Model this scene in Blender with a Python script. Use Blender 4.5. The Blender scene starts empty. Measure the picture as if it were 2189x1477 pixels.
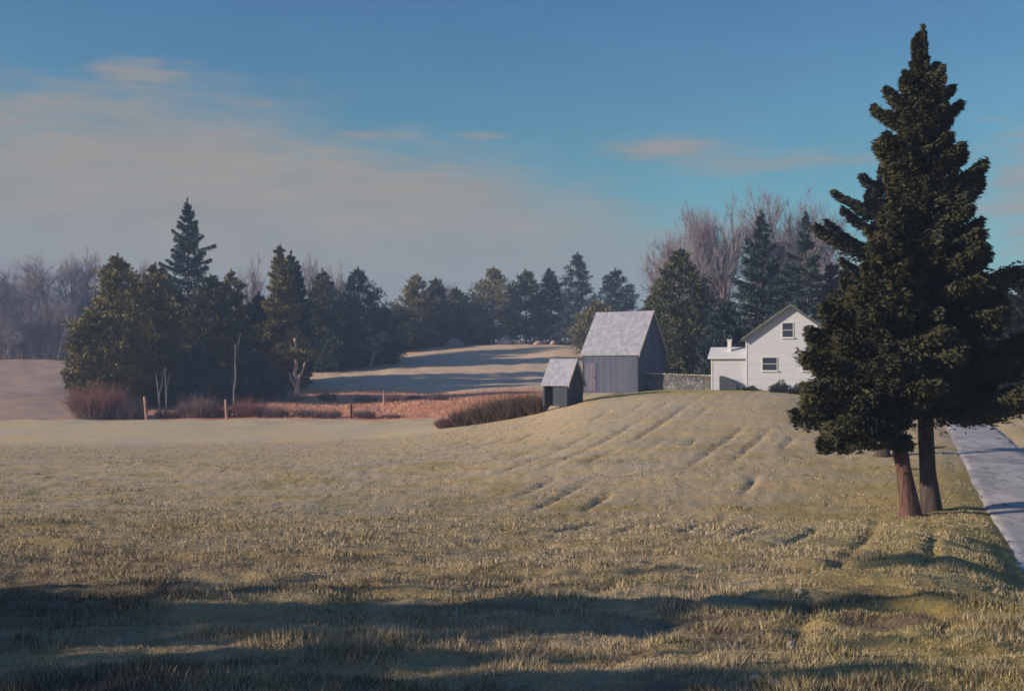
import bpy, math, random
import numpy as np
R = math.radians
PI = math.pi
rng = np.random.default_rng(7)
random.seed(7)

# ------------------------------------------------------------------ camera, light, sky
F = 2400.0            # focal length in photo pixels (photo 2189 wide)
HOR = 790.0           # row of the horizon
EYE = 5.0
scene = bpy.context.scene
COL = scene.collection
cam = bpy.data.cameras.new("camera")
cam.sensor_width = 36.0
cam.lens = F / 2189.0 * 36.0
cam.shift_y = (HOR - 738.5) / 2189.0
cam.clip_start = 0.2
cam.clip_end = 9000
camo = bpy.data.objects.new("camera", cam)
camo.location = (0, 0, EYE)
camo.rotation_euler = (R(90), 0, 0)
COL.objects.link(camo)
scene.camera = camo

SUN_EL = R(17)
SUN_ROT = R(-106)      # measured from +Y towards +X
sd = (math.sin(SUN_ROT) * math.cos(SUN_EL), math.cos(SUN_ROT) * math.cos(SUN_EL), math.sin(SUN_EL))
sun = bpy.data.lights.new("sun", 'SUN')
sun.energy = 4.9
sun.angle = R(0.6)
sun.color = (1.0, 0.83, 0.66)
suno = bpy.data.objects.new("sun", sun)
from mathutils import Vector, Matrix
suno.rotation_euler = Vector(sd).to_track_quat('Z', 'Y').to_euler()
suno.location = (-60, 0, 60)
COL.objects.link(suno)

scene.view_settings.view_transform = 'Standard'
scene.view_settings.look = 'None'
scene.view_settings.gamma = 1.0
scene.view_settings.exposure = 0.27
scene.render.engine = 'CYCLES'
scene.cycles.max_bounces = 5
scene.cycles.diffuse_bounces = 2
scene.cycles.transparent_max_bounces = 4
scene.cycles.volume_bounces = 0
scene.cycles.pixel_filter_type = 'BLACKMAN_HARRIS'
scene.cycles.filter_width = 1.7

world = bpy.data.worlds.new("World")
scene.world = world
world.use_nodes = True
wt = world.node_tree
for n in list(wt.nodes):
    wt.nodes.remove(n)


class NT:
    """tiny node-tree helper"""
    def __init__(s, t):
        s.t = t

    def n(s, kind, **kw):
        x = s.t.nodes.new(kind)
        for k, v in kw.items():
            if k.startswith('_'):
                x.inputs[k[1:]].default_value = v
            else:
                setattr(x, k, v)
        return x

    def l(s, a, b):
        s.t.links.new(a, b)

    def m(s, op, a, b=0.0, c=None, clamp=False):
        x = s.t.nodes.new('ShaderNodeMath')
        x.operation = op
        x.use_clamp = clamp
        for i, v in enumerate((a, b, c)):
            if v is None:
                continue
            if isinstance(v, (int, float)):
                x.inputs[i].default_value = v
            else:
                s.l(v, x.inputs[i])
        return x.outputs[0]

    def step(s, v, lo, hi):       # smooth 0..1 from lo to hi
        x = s.t.nodes.new('ShaderNodeMapRange')
        x.interpolation_type = 'SMOOTHSTEP'
        s.l(v, x.inputs[0])
        for i, q in ((1, lo), (2, hi)):
            if isinstance(q, (int, float)):
                x.inputs[i].default_value = q
            else:
                s.l(q, x.inputs[i])
        return x.outputs[0]

    def mix(s, fac, a, b, blend='MIX'):
        x = s.t.nodes.new('ShaderNodeMix')
        x.data_type = 'RGBA'
        x.blend_type = blend
        for i, v in ((0, fac), (6, a), (7, b)):
            if isinstance(v, (int, float)):
                x.inputs[i].default_value = v
            elif isinstance(v, (tuple, list)):
                x.inputs[i].default_value = (*v[:3], 1)
            else:
                s.l(v, x.inputs[i])
        return x.outputs[2]

    def noise(s, vec, scale, detail=4, rough=.55, dist=0.0):
        x = s.t.nodes.new('ShaderNodeTexNoise')
        x.inputs['Scale'].default_value = scale
        x.inputs['Detail'].default_value = detail
        x.inputs['Roughness'].default_value = rough
        x.inputs['Distortion'].default_value = dist
        if vec is not None:
            s.l(vec, x.inputs['Vector'])
        return x.outputs[0]

    def mapping(s, vec, scale=(1, 1, 1), rot=(0, 0, 0), loc=(0, 0, 0)):
        x = s.t.nodes.new('ShaderNodeMapping')
        x.inputs['Scale'].default_value = scale
        x.inputs['Rotation'].default_value = rot
        x.inputs['Location'].default_value = loc
        s.l(vec, x.inputs['Vector'])
        return x.outputs[0]


W = NT(wt)
sky = W.n('ShaderNodeTexSky', sky_type='NISHITA', sun_disc=False)
sky.sun_elevation = SUN_EL
sky.sun_rotation = SUN_ROT
sky.altitude = 50
sky.air_density = 1.0
sky.dust_density = 0.8
sky.ozone_density = 2.5
tc = W.n('ShaderNodeTexCoord')
sep = W.n('ShaderNodeSeparateXYZ')
W.l(tc.outputs['Generated'], sep.inputs[0])
az = W.m('ARCTAN2', sep.outputs[0], sep.outputs[1])     # 0 ahead, + to the east
el = W.m('ARCSINE', sep.outputs[2])
cmb = W.n('ShaderNodeCombineXYZ')
W.l(az, cmb.inputs[0])
W.l(el, cmb.inputs[1])
ae = cmb.outputs[0]
n1 = W.noise(W.mapping(ae, (3.0, 9.0, 1), loc=(1.3, .2, 0)), 1.0, 6, .58)
n2 = W.noise(W.mapping(ae, (9.0, 42.0, 1), loc=(4.1, 3.2, 0)), 1.0, 5, .6)
n3 = W.noise(W.mapping(ae, (20.0, 110.0, 1)), 1.0, 4, .6)
ev = W.m('ADD', el, W.m('MULTIPLY', W.m('SUBTRACT', n1, .5), .15))
ev = W.m('ADD', ev, W.m('MULTIPLY', W.m('SUBTRACT', n2, .5), .07))
ev = W.m('ADD', ev, W.m('MULTIPLY', W.m('SUBTRACT', n3, .5), .03))
# top edge of the low cloud bank: high in the west, sinking towards the east
top = W.m('SUBTRACT', .188, W.m('MULTIPLY', W.m('ADD', az, .11), .22))
top = W.m('MINIMUM', top, .218)
top = W.m('MAXIMUM', top, .05)
bank = W.m('SUBTRACT', 1.0, W.step(W.m('SUBTRACT', ev, top), -.045, .04))
bank = W.m('MULTIPLY', bank, W.m('SUBTRACT', W.m('SUBTRACT', 1.0, W.m('MULTIPLY', W.step(az, -.15, .3), .35)), W.m('MULTIPLY', n2, .25)))


def puff(a0, e0, ra, re, k):
    dx = W.m('DIVIDE', W.m('SUBTRACT', az, a0), ra)
    dy = W.m('DIVIDE', W.m('SUBTRACT', el, e0), re)
    d = W.m('SQRT', W.m('ADD', W.m('MULTIPLY', dx, dx), W.m('MULTIPLY', dy, dy)))
    d = W.m('ADD', d, W.m('MULTIPLY', W.m('SUBTRACT', n2, .5), 2.2))
    d = W.m('ADD', d, W.m('MULTIPLY', W.m('SUBTRACT', n3, .5), 1.6))
    return W.m('MULTIPLY', W.m('SUBTRACT', 1.0, W.step(d, .05, 1.35)), k)


cl = bank
for a in ((-.325, .243, .055, .012, .75), (-.36, .232, .10, .008, .45), (.150, .190, .06, .014, .75), (.20, .178, .10, .010, .5),
          (-.13, .205, .05, .005, .6), (-.03, .205, .03, .004, .5), (.46, .14, .07, .06, .85), (-.06, .170, .07, .006, .45)):
    cl = W.m('MAXIMUM', cl, puff(*a))
skyc = W.mix(1.0, sky.outputs[0], W.mix(W.step(el, .14, .50), (0.51, 0.86, 0.82), (0.40, 0.64, 1.05)), 'MULTIPLY')
skyc = W.mix(1.0, skyc, (1, 1, 1), 'MULTIPLY')
# slight canvas-like mottling of the air
mot = W.m('ADD', .87, W.m('MULTIPLY', W.noise(W.mapping(ae, (8, 20, 1)), 1.0, 8, .72), .26))
mo = W.n('ShaderNodeCombineXYZ')
for i in range(3):
    W.l(mot, mo.inputs[i])
ccol = W.mix(W.step(n2, .3, .7), (3.1, 2.66, 2.25), (2.7, 2.45, 2.2))
lowc = W.mix(W.step(el, .02, .17), (2.5, 2.4, 2.45), ccol)
full = W.mix(cl, skyc, lowc)
full = W.mix(1.0, full, mo.outputs[0], 'MULTIPLY')
bg = W.n('ShaderNodeBackground', _Strength=0.10)
W.l(full, bg.inputs['Color'])
wo = W.n('ShaderNodeOutputWorld')
W.l(bg.outputs[0], wo.inputs['Surface'])


# ------------------------------------------------------------------ terrain height
# for every photo column: distance -> height of the open ground
def zp(Y, P):
    return EYE - (P - HOR) / F * Y


cols = {
    -900: [(19, 1240), (38, 1095), (60, 995), (85, 962), (120, 898), (150, 872), (200, 825), (260, 768), (400, 768)],
    0: [(18, 1240), (38, 1085), (60, 985), (85, 958), (120, 894), (150, 868), (200, 820), (260, 766), (400, 768)],
    400: [(18, 1240), (38, 1088), (60, 985), (85, 955), (120, 894), (150, 870), (200, 830), (260, 778), (400, 765)],
    620: [(18, 1240), (38, 1090), (60, 985), (85, 950), (120, 896), (150, 845), (170, 822), (200, 795), (240, 760), (400, 745)],
    830: [(18, 1242), (38, 1094), (60, 980), (85, 940), (120, 900), (150, 848), (170, 818), (205, 778), (240, 742), (400, 735)],
    1000: [(18, 1245), (38, 1098), (60, 975), (88, 912), (115, 898), (145, 850), (165, 828), (205, 780), (240, 735), (400, 730)],
    1150: [(18, 1245), (38, 1100), (60, 962), (86, 886), (110, 878), (145, 850), (165, 828), (205, 778), (240, 733), (400, 728)],
    1250: [(18, 1245), (38, 1103), (60, 950), (86, 851), (110, 850), (145, 842), (165, 826), (205, 778), (240, 735), (400, 728)],
    1400: [(18, 1245), (38, 1106), (60, 942), (82, 846), (92, 832), (110, 830), (145, 826), (200, 790), (240, 755), (400, 740)],
    1660: [(18, 1245), (38, 1108), (60, 942), (80, 850), (88, 832), (110, 829), (160, 822), (240, 790), (400, 770)],
    1850: [(18, 1245), (38, 1108), (56, 965), (72, 905), (88, 852), (115, 836), (160, 822), (240, 800), (400, 775)],
    2000: [(18, 1250), (38, 1092), (48, 1010), (62, 936), (80, 893), (115, 860), (160, 838), (240, 810), (400, 780)],
    2189: [(18, 1290), (27, 1215), (38, 1088), (48, 1003), (62, 934), (80, 893), (115, 858), (160, 836), (240, 808), (400, 780)],
    3000: [(18, 1300), (27, 1200), (38, 1080), (48, 1000), (62, 930), (80, 890), (115, 855), (160, 834), (240, 806), (400, 780)],
}
LY = np.linspace(math.log(6), math.log(3500), 420)
UU = np.linspace(-1500, 3600, 256)
ctab = []
ckeys = sorted(cols)
for k in ckeys:
    Ys = [0.1, 6, 12] + [a for a, _ in cols[k]] + [1000, 3500]
    Zs = [3.2, 3.2 - .54, 2.08] + [zp(a, p) for a, p in cols[k]] + [EYE + 12, EYE + 30]
    ctab.append(np.interp(np.exp(LY), Ys, Zs))
ctab = np.array(ctab)
G = np.empty((len(UU), len(LY)))
for j in range(len(LY)):
    G[:, j] = np.interp(UU, ckeys, ctab[:, j])
for _ in range(10):
    Gp = np.pad(G, 2, mode='edge')
    G = (Gp[2:-2, 2:-2] * 2 + Gp[1:-3, 2:-2] + Gp[3:-1, 2:-2] + Gp[2:-2, 1:-3] + Gp[2:-2, 3:-1]) / 6

# value noise for relief
_perm = np.random.default_rng(3).random((64, 64))


def vn(x, y):
    xi = np.floor(x).astype(int); yi = np.floor(y).astype(int)
    fx = x - xi; fy = y - yi
    fx = fx * fx * (3 - 2 * fx); fy = fy * fy * (3 - 2 * fy)
    a = _perm[xi % 64, yi % 64]; b = _perm[(xi + 1) % 64, yi % 64]
    c = _perm[xi % 64, (yi + 1) % 64]; d = _perm[(xi + 1) % 64, (yi + 1) % 64]
    return (a * (1 - fx) + b * fx) * (1 - fy) + (c * (1 - fx) + d * fx) * fy - .5


ROAD_K = 0.345


def road_left(Y):
    return 12.2 + (Y - 27) * ROAD_K


ROAD_W = 3.3


def road_mask(x, y):      # 1 on the road, 0 well away
    d = np.maximum(road_left(y) - x, x - (road_left(y) + ROAD_W))
    return 1 - np.clip((d + .1) / 1.2, 0, 1)


def base_h(x, y):
    x = np.asarray(x, float); y = np.asarray(y, float)
    yy = np.maximum(y, 6.0)
    u = np.clip(x / np.maximum(yy, 16.0) * F + 1094.5, UU[0], UU[-1])
    a = (u - UU[0]) / (UU[1] - UU[0]); b = np.clip((np.log(yy) - LY[0]) / (LY[1] - LY[0]), 0, len(LY) - 1.001)
    i = np.clip(np.floor(a).astype(int), 0, len(UU) - 2); j = np.floor(b).astype(int)
    fa = a - i; fb = b - j
    z = (G[i, j] * (1 - fa) + G[i + 1, j] * fa) * (1 - fb) + (G[i, j + 1] * (1 - fa) + G[i + 1, j + 1] * fa) * fb
    return np.where(y < 6, z + (6 - np.maximum(y, -40)) * .03, z)


def height(x, y):
    x = np.asarray(x, float); y = np.asarray(y, float)
    z = base_h(x, y)
    rm = road_mask(x, y)
    near = np.clip((95 - y) / 25, 0, 1) * (1 - rm)
    q = x - ROAD_K * y                                    # across the old furrows
    qq = q + vn(y * .06, q * .05 + 7) * .8
    tr = np.abs(((qq / 1.7) % 1.0) - .5) * 2                     # 0 in the trough, 1 between
    fur = -np.exp(-(tr / .20) ** 2) * .11 * np.clip((x + .10 * y) / 5, 0, 1) * np.clip((vn(qq * .35 + 9, y * .22) + .05) * 5, 0, 1)
    near2 = np.clip((45 - y) / 25, 0, 1)
    rel = vn(x * .2, y * .28) * .08 + vn(x * .5 + 5, y * 1.3) * (.05 + .12 * near2) + vn(x * 1.4, y * 3.0) * (.03 + .10 * near2) + vn(x * 5, y * 5 + 3) * .05
    fade = np.clip(60 / np.maximum(y, 1), .4, 1)
    z = z + (rel * fade + fur) * near
    far = np.clip((y - 95) / 25, 0, 1)
    z = z + far * (vn(x * .09, y * .09) * .7 + vn(x * .35, y * .35) * .25)
    # verge hump beside the lane
    z = z - rm * rm * .10
    return z


def hz(x, y):
    return float(height(np.array([x]), np.array([y]))[0])


def wx(px, Y):
    return (px - 1094.5) / F * Y


# ------------------------------------------------------------------ mesh helpers
def new_mesh(name, V, Fc, mat=None, smooth=False, attrs=None, parent=None):
    """V (n,3), Fc (m,k) faces all of one size, or a list of such arrays"""
    V = np.asarray(V, np.float32)
    if not isinstance(Fc, list):
        Fc = [Fc]
    Fc = [np.asarray(f, np.int32) for f in Fc if len(f)]
    me = bpy.data.meshes.new(name)
    me.vertices.add(len(V))
    me.vertices.foreach_set('co', V.ravel())
    idx = np.concatenate([f.ravel() for f in Fc])
    tot = np.concatenate([np.full(len(f), f.shape[1], np.int32) for f in Fc])
    st = np.concatenate([[0], np.cumsum(tot)[:-1]]).astype(np.int32)
    me.loops.add(len(idx))
    me.loops.foreach_set('vertex_index', idx)
    me.polygons.add(len(tot))
    me.polygons.foreach_set('loop_start', st)
    try:
        me.polygons.foreach_set('loop_total', tot)
    except Exception:
        pass
    if smooth:
        me.polygons.foreach_set('use_smooth', np.ones(len(tot), bool))
    for k, v in (attrs or {}).items():
        v = np.asarray(v, np.float32)
        if v.ndim == 1:
            a = me.attributes.new(k, 'FLOAT', 'POINT')
            a.data.foreach_set('value', v)
        else:
            a = me.attributes.new(k, 'FLOAT_COLOR', 'POINT')
            a.data.foreach_set('color', np.hstack([v, np.ones((len(v), 1), np.float32)]).astype(np.float32).ravel())
    me.update(calc_edges=True)
    me.validate(clean_customdata=False)
    if mat:
        me.materials.append(mat)
    o = bpy.data.objects.new(name, me)
    COL.objects.link(o)
    if parent:
        o.parent = parent
    return o


def tag(o, label, cat, group=None, kind=None):
    if label:
        o['label'] = label
    if cat:
        o['category'] = cat
    if group:
        o['group'] = group
    if kind:
        o['kind'] = kind
    return o


def empty(name, loc, rz=0.0):
    o = bpy.data.objects.new(name, None)
    o.location = loc
    o.rotation_euler = (0, 0, rz)
    o.empty_display_size = .3
    COL.objects.link(o)
    return o


class MB:
    """collects boxes, prisms and tubes in one mesh"""
    def __init__(s):
        s.V = []; s.F = []; s.n = 0

    def add(s, V, Fc):
        V = np.asarray(V, float)
        s.V.append(V)
        for f in Fc:
            s.F.append([i + s.n for i in f])
        s.n += len(V)

    def box(s, x0, x1, y0, y1, z0, z1):
        V = [(x, y, z) for z in (z0, z1) for y in (y0, y1) for x in (x0, x1)]
        s.add(V, [(0, 2, 3, 1), (4, 5, 7, 6), (0, 1, 5, 4), (2, 6, 7, 3), (0, 4, 6, 2), (1, 3, 7, 5)])

    def prism(s, poly, axis, a0, a1):
        """polygon in the plane normal to axis ('x' or 'y'), extruded a0..a1; poly = [(h,z)]"""
        n = len(poly)
        V = []
        for a in (a0, a1):
            for h, z in poly:
                V.append((a, h, z) if axis == 'x' else (h, a, z))
        Fc = [tuple(range(n)), tuple(range(2 * n - 1, n - 1, -1))]
        for i in range(n):
            j = (i + 1) % n
            Fc.append((i, i + n, j + n, j))
        s.add(V, Fc)

    def build(s, name, mat, parent=None, bevel=0.0):
        me = bpy.data.meshes.new(name)
        me.from_pydata([tuple(v) for v in np.vstack(s.V)], [], s.F)
        import bmesh
        bm = bmesh.new(); bm.from_mesh(me)
        bmesh.ops.recalc_face_normals(bm, faces=bm.faces)
        if bevel:
            bmesh.ops.bevel(bm, geom=bm.edges[:], offset=bevel, segments=1, affect='EDGES')
        bm.to_mesh(me); bm.free()
        me.materials.append(mat)
        o = bpy.data.objects.new(name, me)
        COL.objects.link(o)
        if parent:
            o.parent = parent
        return o


def tubes(P0, P1, R0, R1, sides=4):
    """many tapered segments at once -> V, F"""
    P0 = np.asarray(P0, float); P1 = np.asarray(P1, float)
    R0 = np.asarray(R0, float); R1 = np.asarray(R1, float)
    d = P1 - P0
    L = np.linalg.norm(d, axis=1, keepdims=True) + 1e-9
    d = d / L
    ref = np.where(np.abs(d[:, 2:3]) > .9, np.array([[1., 0, 0]]), np.array([[0, 0, 1.]]))
    a = np.cross(d, ref); a /= np.linalg.norm(a, axis=1, keepdims=True) + 1e-9
    b = np.cross(d, a)
    n = len(P0)
    V = np.empty((n, 2 * sides, 3))
    for k in range(sides):
        t = 2 * PI * k / sides
        o = a * math.cos(t) + b * math.sin(t)
        V[:, k] = P0 + o * R0[:, None]
        V[:, sides + k] = P1 + o * R1[:, None]
    base = (np.arange(n) * 2 * sides)[:, None]
    Fs = []
    for k in range(sides):
        j = (k + 1) % sides
        Fs.append(np.hstack([base + k, base + j, base + sides + j, base + sides + k]))
    return V.reshape(-1, 3), np.vstack(Fs)


def polytube(pts, rad, sides=8, rg=None, rough=0.0):
    """one continuous tapered tube along pts with lumpy cross-section"""
    pts = np.asarray(pts, float); n = len(pts)
    tg = np.gradient(pts, axis=0)
    tg /= np.linalg.norm(tg, axis=1, keepdims=True) + 1e-9
    ref = np.array([1., 0, 0]) if abs(tg[0][2]) > .7 else np.array([0, 0, 1.])
    V = []
    for i in range(n):
        a = np.cross(tg[i], ref); a /= np.linalg.norm(a) + 1e-9
        b = np.cross(tg[i], a)
        for k in range(sides):
            t = 2 * PI * k / sides
            r = rad[i] * (1 + (rg.normal() * rough if rg is not None else 0))
            V.append(pts[i] + (a * math.cos(t) + b * math.sin(t)) * r)
    Fc = []
    for i in range(n - 1):
        for k in range(sides):
            j = (k + 1) % sides
            Fc.append((i * sides + k, i * sides + j, (i + 1) * sides + j, (i + 1) * sides + k))
    return np.array(V), np.array(Fc)


def leaves(C, D, L, Wd, rg):
    """diamond-shaped sprays: centre C, direction D, length L, width Wd -> V, F"""
    n = len(C)
    D = D / (np.linalg.norm(D, axis=1, keepdims=True) + 1e-9)
    rnd = rg.normal(size=(n, 3))
    S = np.cross(D, rnd); S /= np.linalg.norm(S, axis=1, keepdims=True) + 1e-9
    L = L[:, None]; Wd = Wd[:, None]
    V = np.empty((n, 4, 3))
    V[:, 0] = C - D * L * .5
    V[:, 1] = C + S * Wd * .5 - D * L * .08
    V[:, 2] = C + D * L * .5
    V[:, 3] = C - S * Wd * .5 + D * L * .05
    Fq = np.arange(n * 4).reshape(n, 4)
    return V.reshape(-1, 3), Fq


# ------------------------------------------------------------------ materials
def mat(name, base=None, rough=.9, spec=.2):
    m = bpy.data.materials.new(name)
    m.use_nodes = True
    t = m.node_tree
    b = t.nodes['Principled BSDF']
    b.inputs['Roughness'].default_value = rough
    b.inputs['Specular IOR Level'].default_value = spec
    if base:
        b.inputs['Base Color'].default_value = (*base, 1)
    return m, NT(t), b


def leafmat(name, dark, light, transl=.15):
    m, N, b = mat(name, None, .75, .15)
    at = N.n('ShaderNodeAttribute', attribute_name='tint')
    g = N.n('ShaderNodeNewGeometry')
    nz = N.noise(g.outputs['Position'], .55, 3)
    f = N.m('ADD', N.m('MULTIPLY', at.outputs['Fac'], .7), N.m('MULTIPLY', N.m('SUBTRACT', nz, .35), .9), clamp=True)
    c = N.mix(f, dark, light)
    N.l(c, b.inputs['Base Color'])
    return m


M_spruce = leafmat('spruce_needles', (.040, .055, .034), (.13, .13, .052))
M_blue = leafmat('blue_needles', (.026, .048, .062), (.085, .110, .085))
M_olive = leafmat('pine_needles', (.085, .080, .030), (.32, .26, .085))
M_hero = leafmat('big_tree_needles', (.040, .043, .024), (.088, .080, .038))
M_heroD = leafmat('dark_tree_needles', (.018, .022, .018), (.045, .044, .028))


def barkmat(name, a, b2, scale=6, strength=.5):
    m, N, b = mat(name, None, .95, .1)
    g = N.n('ShaderNodeTexCoord')
    v = N.mapping(g.outputs['Object'], (scale, scale, scale * .18))
    nz = N.noise(v, 1.0, 6, .65)
    N.l(N.mix(N.step(nz, .35, .68), a, b2), b.inputs['Base Color'])
    bp = N.n('ShaderNodeBump', _Strength=strength, _Distance=.04)
    N.l(nz, bp.inputs['Height'])
    N.l(bp.outputs[0], b.inputs['Normal'])
    return m


M_bark = barkmat('spruce_bark', (.05, .034, .03), (.19, .10, .078), 7, 1.0)
M_barkdk = barkmat('dark_bark', (.05, .04, .035), (.11, .085, .07))
M_barkpale = barkmat('pale_bark', (.13, .13, .15), (.24, .23, .25))
M_barkgrey = barkmat('bare_tree_bark', (.20, .155, .15), (.30, .24, .235), 2)
M_barkred = barkmat('bare_twig_bark', (.25, .215, .245), (.35, .31, .34), 2)
M_dead = barkmat('dead_wood', (.58, .33, .25), (.78, .52, .42), 5)
M_post = barkmat('post_wood', (.36, .22, .17), (.52, .35, .28), 5)
M_brown = barkmat('brush_stems', (.11, .075, .055), (.24, .165, .11), 3)
M_red = barkmat('red_stems', (.20, .10, .085), (.38, .19, .15), 3)
M_purple = barkmat('purple_stems', (.17, .115, .115), (.30, .21, .20), 3)


# ------------------------------------------------------------------ ground sheet
def build_ground():
    na = 560
    t = np.linspace(-1, 1, na)
    a = np.sign(t) * (np.abs(t) * .62 + np.abs(t) ** 6 * .9)
    ys = [-60, -45, -32, -22, -14, -8, -4, -1, 1.5, 3.5, 5]
    y = 6.0
    while y < 1230:
        ys.append(y)
        y += max(.07, y * .0125 if y < 60 else (y * .009 if y < 280 else y * .04))
    ys = np.array(ys)
    A, Yg = np.meshgrid(a, ys)
    X = A * (np.abs(Yg) * .85 + 16)
    Z = height(X, Yg)
    V = np.stack([X, Yg, Z], -1).reshape(-1, 3)
    ny = len(ys)
    i = np.arange(ny - 1)[:, None] * na + np.arange(na - 1)[None, :]
    Fc = np.stack([i, i + 1, i + 1 + na, i + na], -1).reshape(-1, 4)
    # ground cover by field: plant colours, with some foreground shade painted in
    x = V[:, 0]; y = V[:, 1]
    u = x / np.maximum(y, 5) * F + 1094.5
    wob = vn(x * .12, y * .12) * 8 + vn(x * .5, y * .5) * 2
    yw = y + wob
    olive = np.array([.37, .295, .175]); tan = np.array([.52, .425, .28]); straw = np.array([.60, .50, .33])
    red = np.array([.66, .31, .19]); mead = np.array([.66, .50, .35]); hill = np.array([.42, .31, .25]); green = np.array([.32, .265, .095])
    wood = np.array([.10, .085, .06])

    def S(v, lo, hi):
        w = np.clip((v - lo) / (hi - lo), 0, 1)
        return (w * w * (3 - 2 * w))[:, None]

    c = olive + (tan - olive) * S(yw, 22, 55)
    c = c + (green - c) * S(u, 1500, 2050) * (1 - S(yw, 40, 62)) * .7
    c = c + (green - c) * S(vn(x * .5 + 4, y * .5) + vn(x * 1.7, y * 1.7) * .7, .0, .45) * .55 * (1 - S(yw, 50, 80)) * (.35 + .65 * S(yw, 16, 30) + .5 * S(u, 1300, 1900))[:, :1].clip(0, 1)
    shade_earth = np.array([.15, .12, .105])  # dark brown cover, painted in to deepen the foreground shade at left
    c = c + (shade_earth - c) * S(vn(x * .35 + 2, y * .9) + .8 * vn(x * .9, y * 2.2) + .25 * np.clip(-x / 8, -1, 1)[...], .02, .40) * (1 - S(yw, 14, 26)) * .75
    # straw-coloured flat beyond the fall of the field
    c = c + (straw - c) * S(y + wob * .4, 84, 92) * (1 - S(u, 930, 1060))
    # bright rim of grass at the crest by the barn
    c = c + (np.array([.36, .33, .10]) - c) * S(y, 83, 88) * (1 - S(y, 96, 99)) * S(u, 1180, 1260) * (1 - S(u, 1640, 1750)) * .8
    edge = 119 + vn(x * .2, 0 * x) * 2
    beyond = S(y, 118.6, 119.6)
    far = red + (mead - red) * S(yw, 152, 162)
    far = far + (hill - far) * (1 - S(u, 150, 420))
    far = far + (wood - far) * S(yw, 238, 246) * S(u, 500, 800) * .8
    far = far + (tan * .9 - far) * S(u, 1560, 1700)
    c = c + (far - c) * beyond * (1 - S(u, 1210, 1240) * (1 - S(y, 150, 160)))
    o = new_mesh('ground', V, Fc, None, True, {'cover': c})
    m, N, b = mat('field_ground', None, 1.0, .05)
    at = N.n('ShaderNodeAttribute', attribute_name='cover')
    g = N.n('ShaderNodeNewGeometry')
    pos = g.outputs['Position']
    nA = N.noise(N.mapping(pos, (.25, .6, .6)), 1.0, 5, .6)
    nB = N.noise(N.mapping(pos, (1.3, 3.2, 2)), 1.0, 5, .65)
    nC = N.noise(N.mapping(pos, (.09, .20, .2), loc=(3, 7, 0)), 1.0, 4, .6)
    nD = N.noise(N.mapping(pos, (9, 14, 8)), 1.0, 4, .7)
    col = at.outputs['Color']
    col = N.mix(N.step(nA, .35, .7), col, N.mix(1.0, col, (1.22, 1.06, .78), 'MULTIPLY'))
    col = N.mix(N.m('MULTIPLY', N.step(nC, .45, .7), .55), col, N.mix(1.0, col, (.92, 1.02, 1.25), 'MULTIPLY'))
    col = N.mix(N.m('MULTIPLY', N.step(nB, .55, .78), .7), col, N.mix(1.0, col, (.50, .48, .50), 'MULTIPLY'))
    col = N.mix(N.m('MULTIPLY', N.step(nB, .45, .22), .5), col, N.mix(1.0, col, (1.4, 1.35, 1.25), 'MULTIPLY'))
    col = N.mix(N.m('MULTIPLY', N.step(nD, .5, .75), .6), col, N.mix(1.0, col, (.5, .5, .48), 'MULTIPLY'))
    N.l(col, b.inputs['Base Color'])
    bp = N.n('ShaderNodeBump', _Strength=.6, _Distance=.12)
    N.l(N.m('ADD', nB, N.m('MULTIPLY', nD, .4)), bp.inputs['Height'])
    N.l(bp.outputs[0], b.inputs['Normal'])
    o.data.materials.append(m)
    o['kind'] = 'structure'


build_ground()


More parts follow.
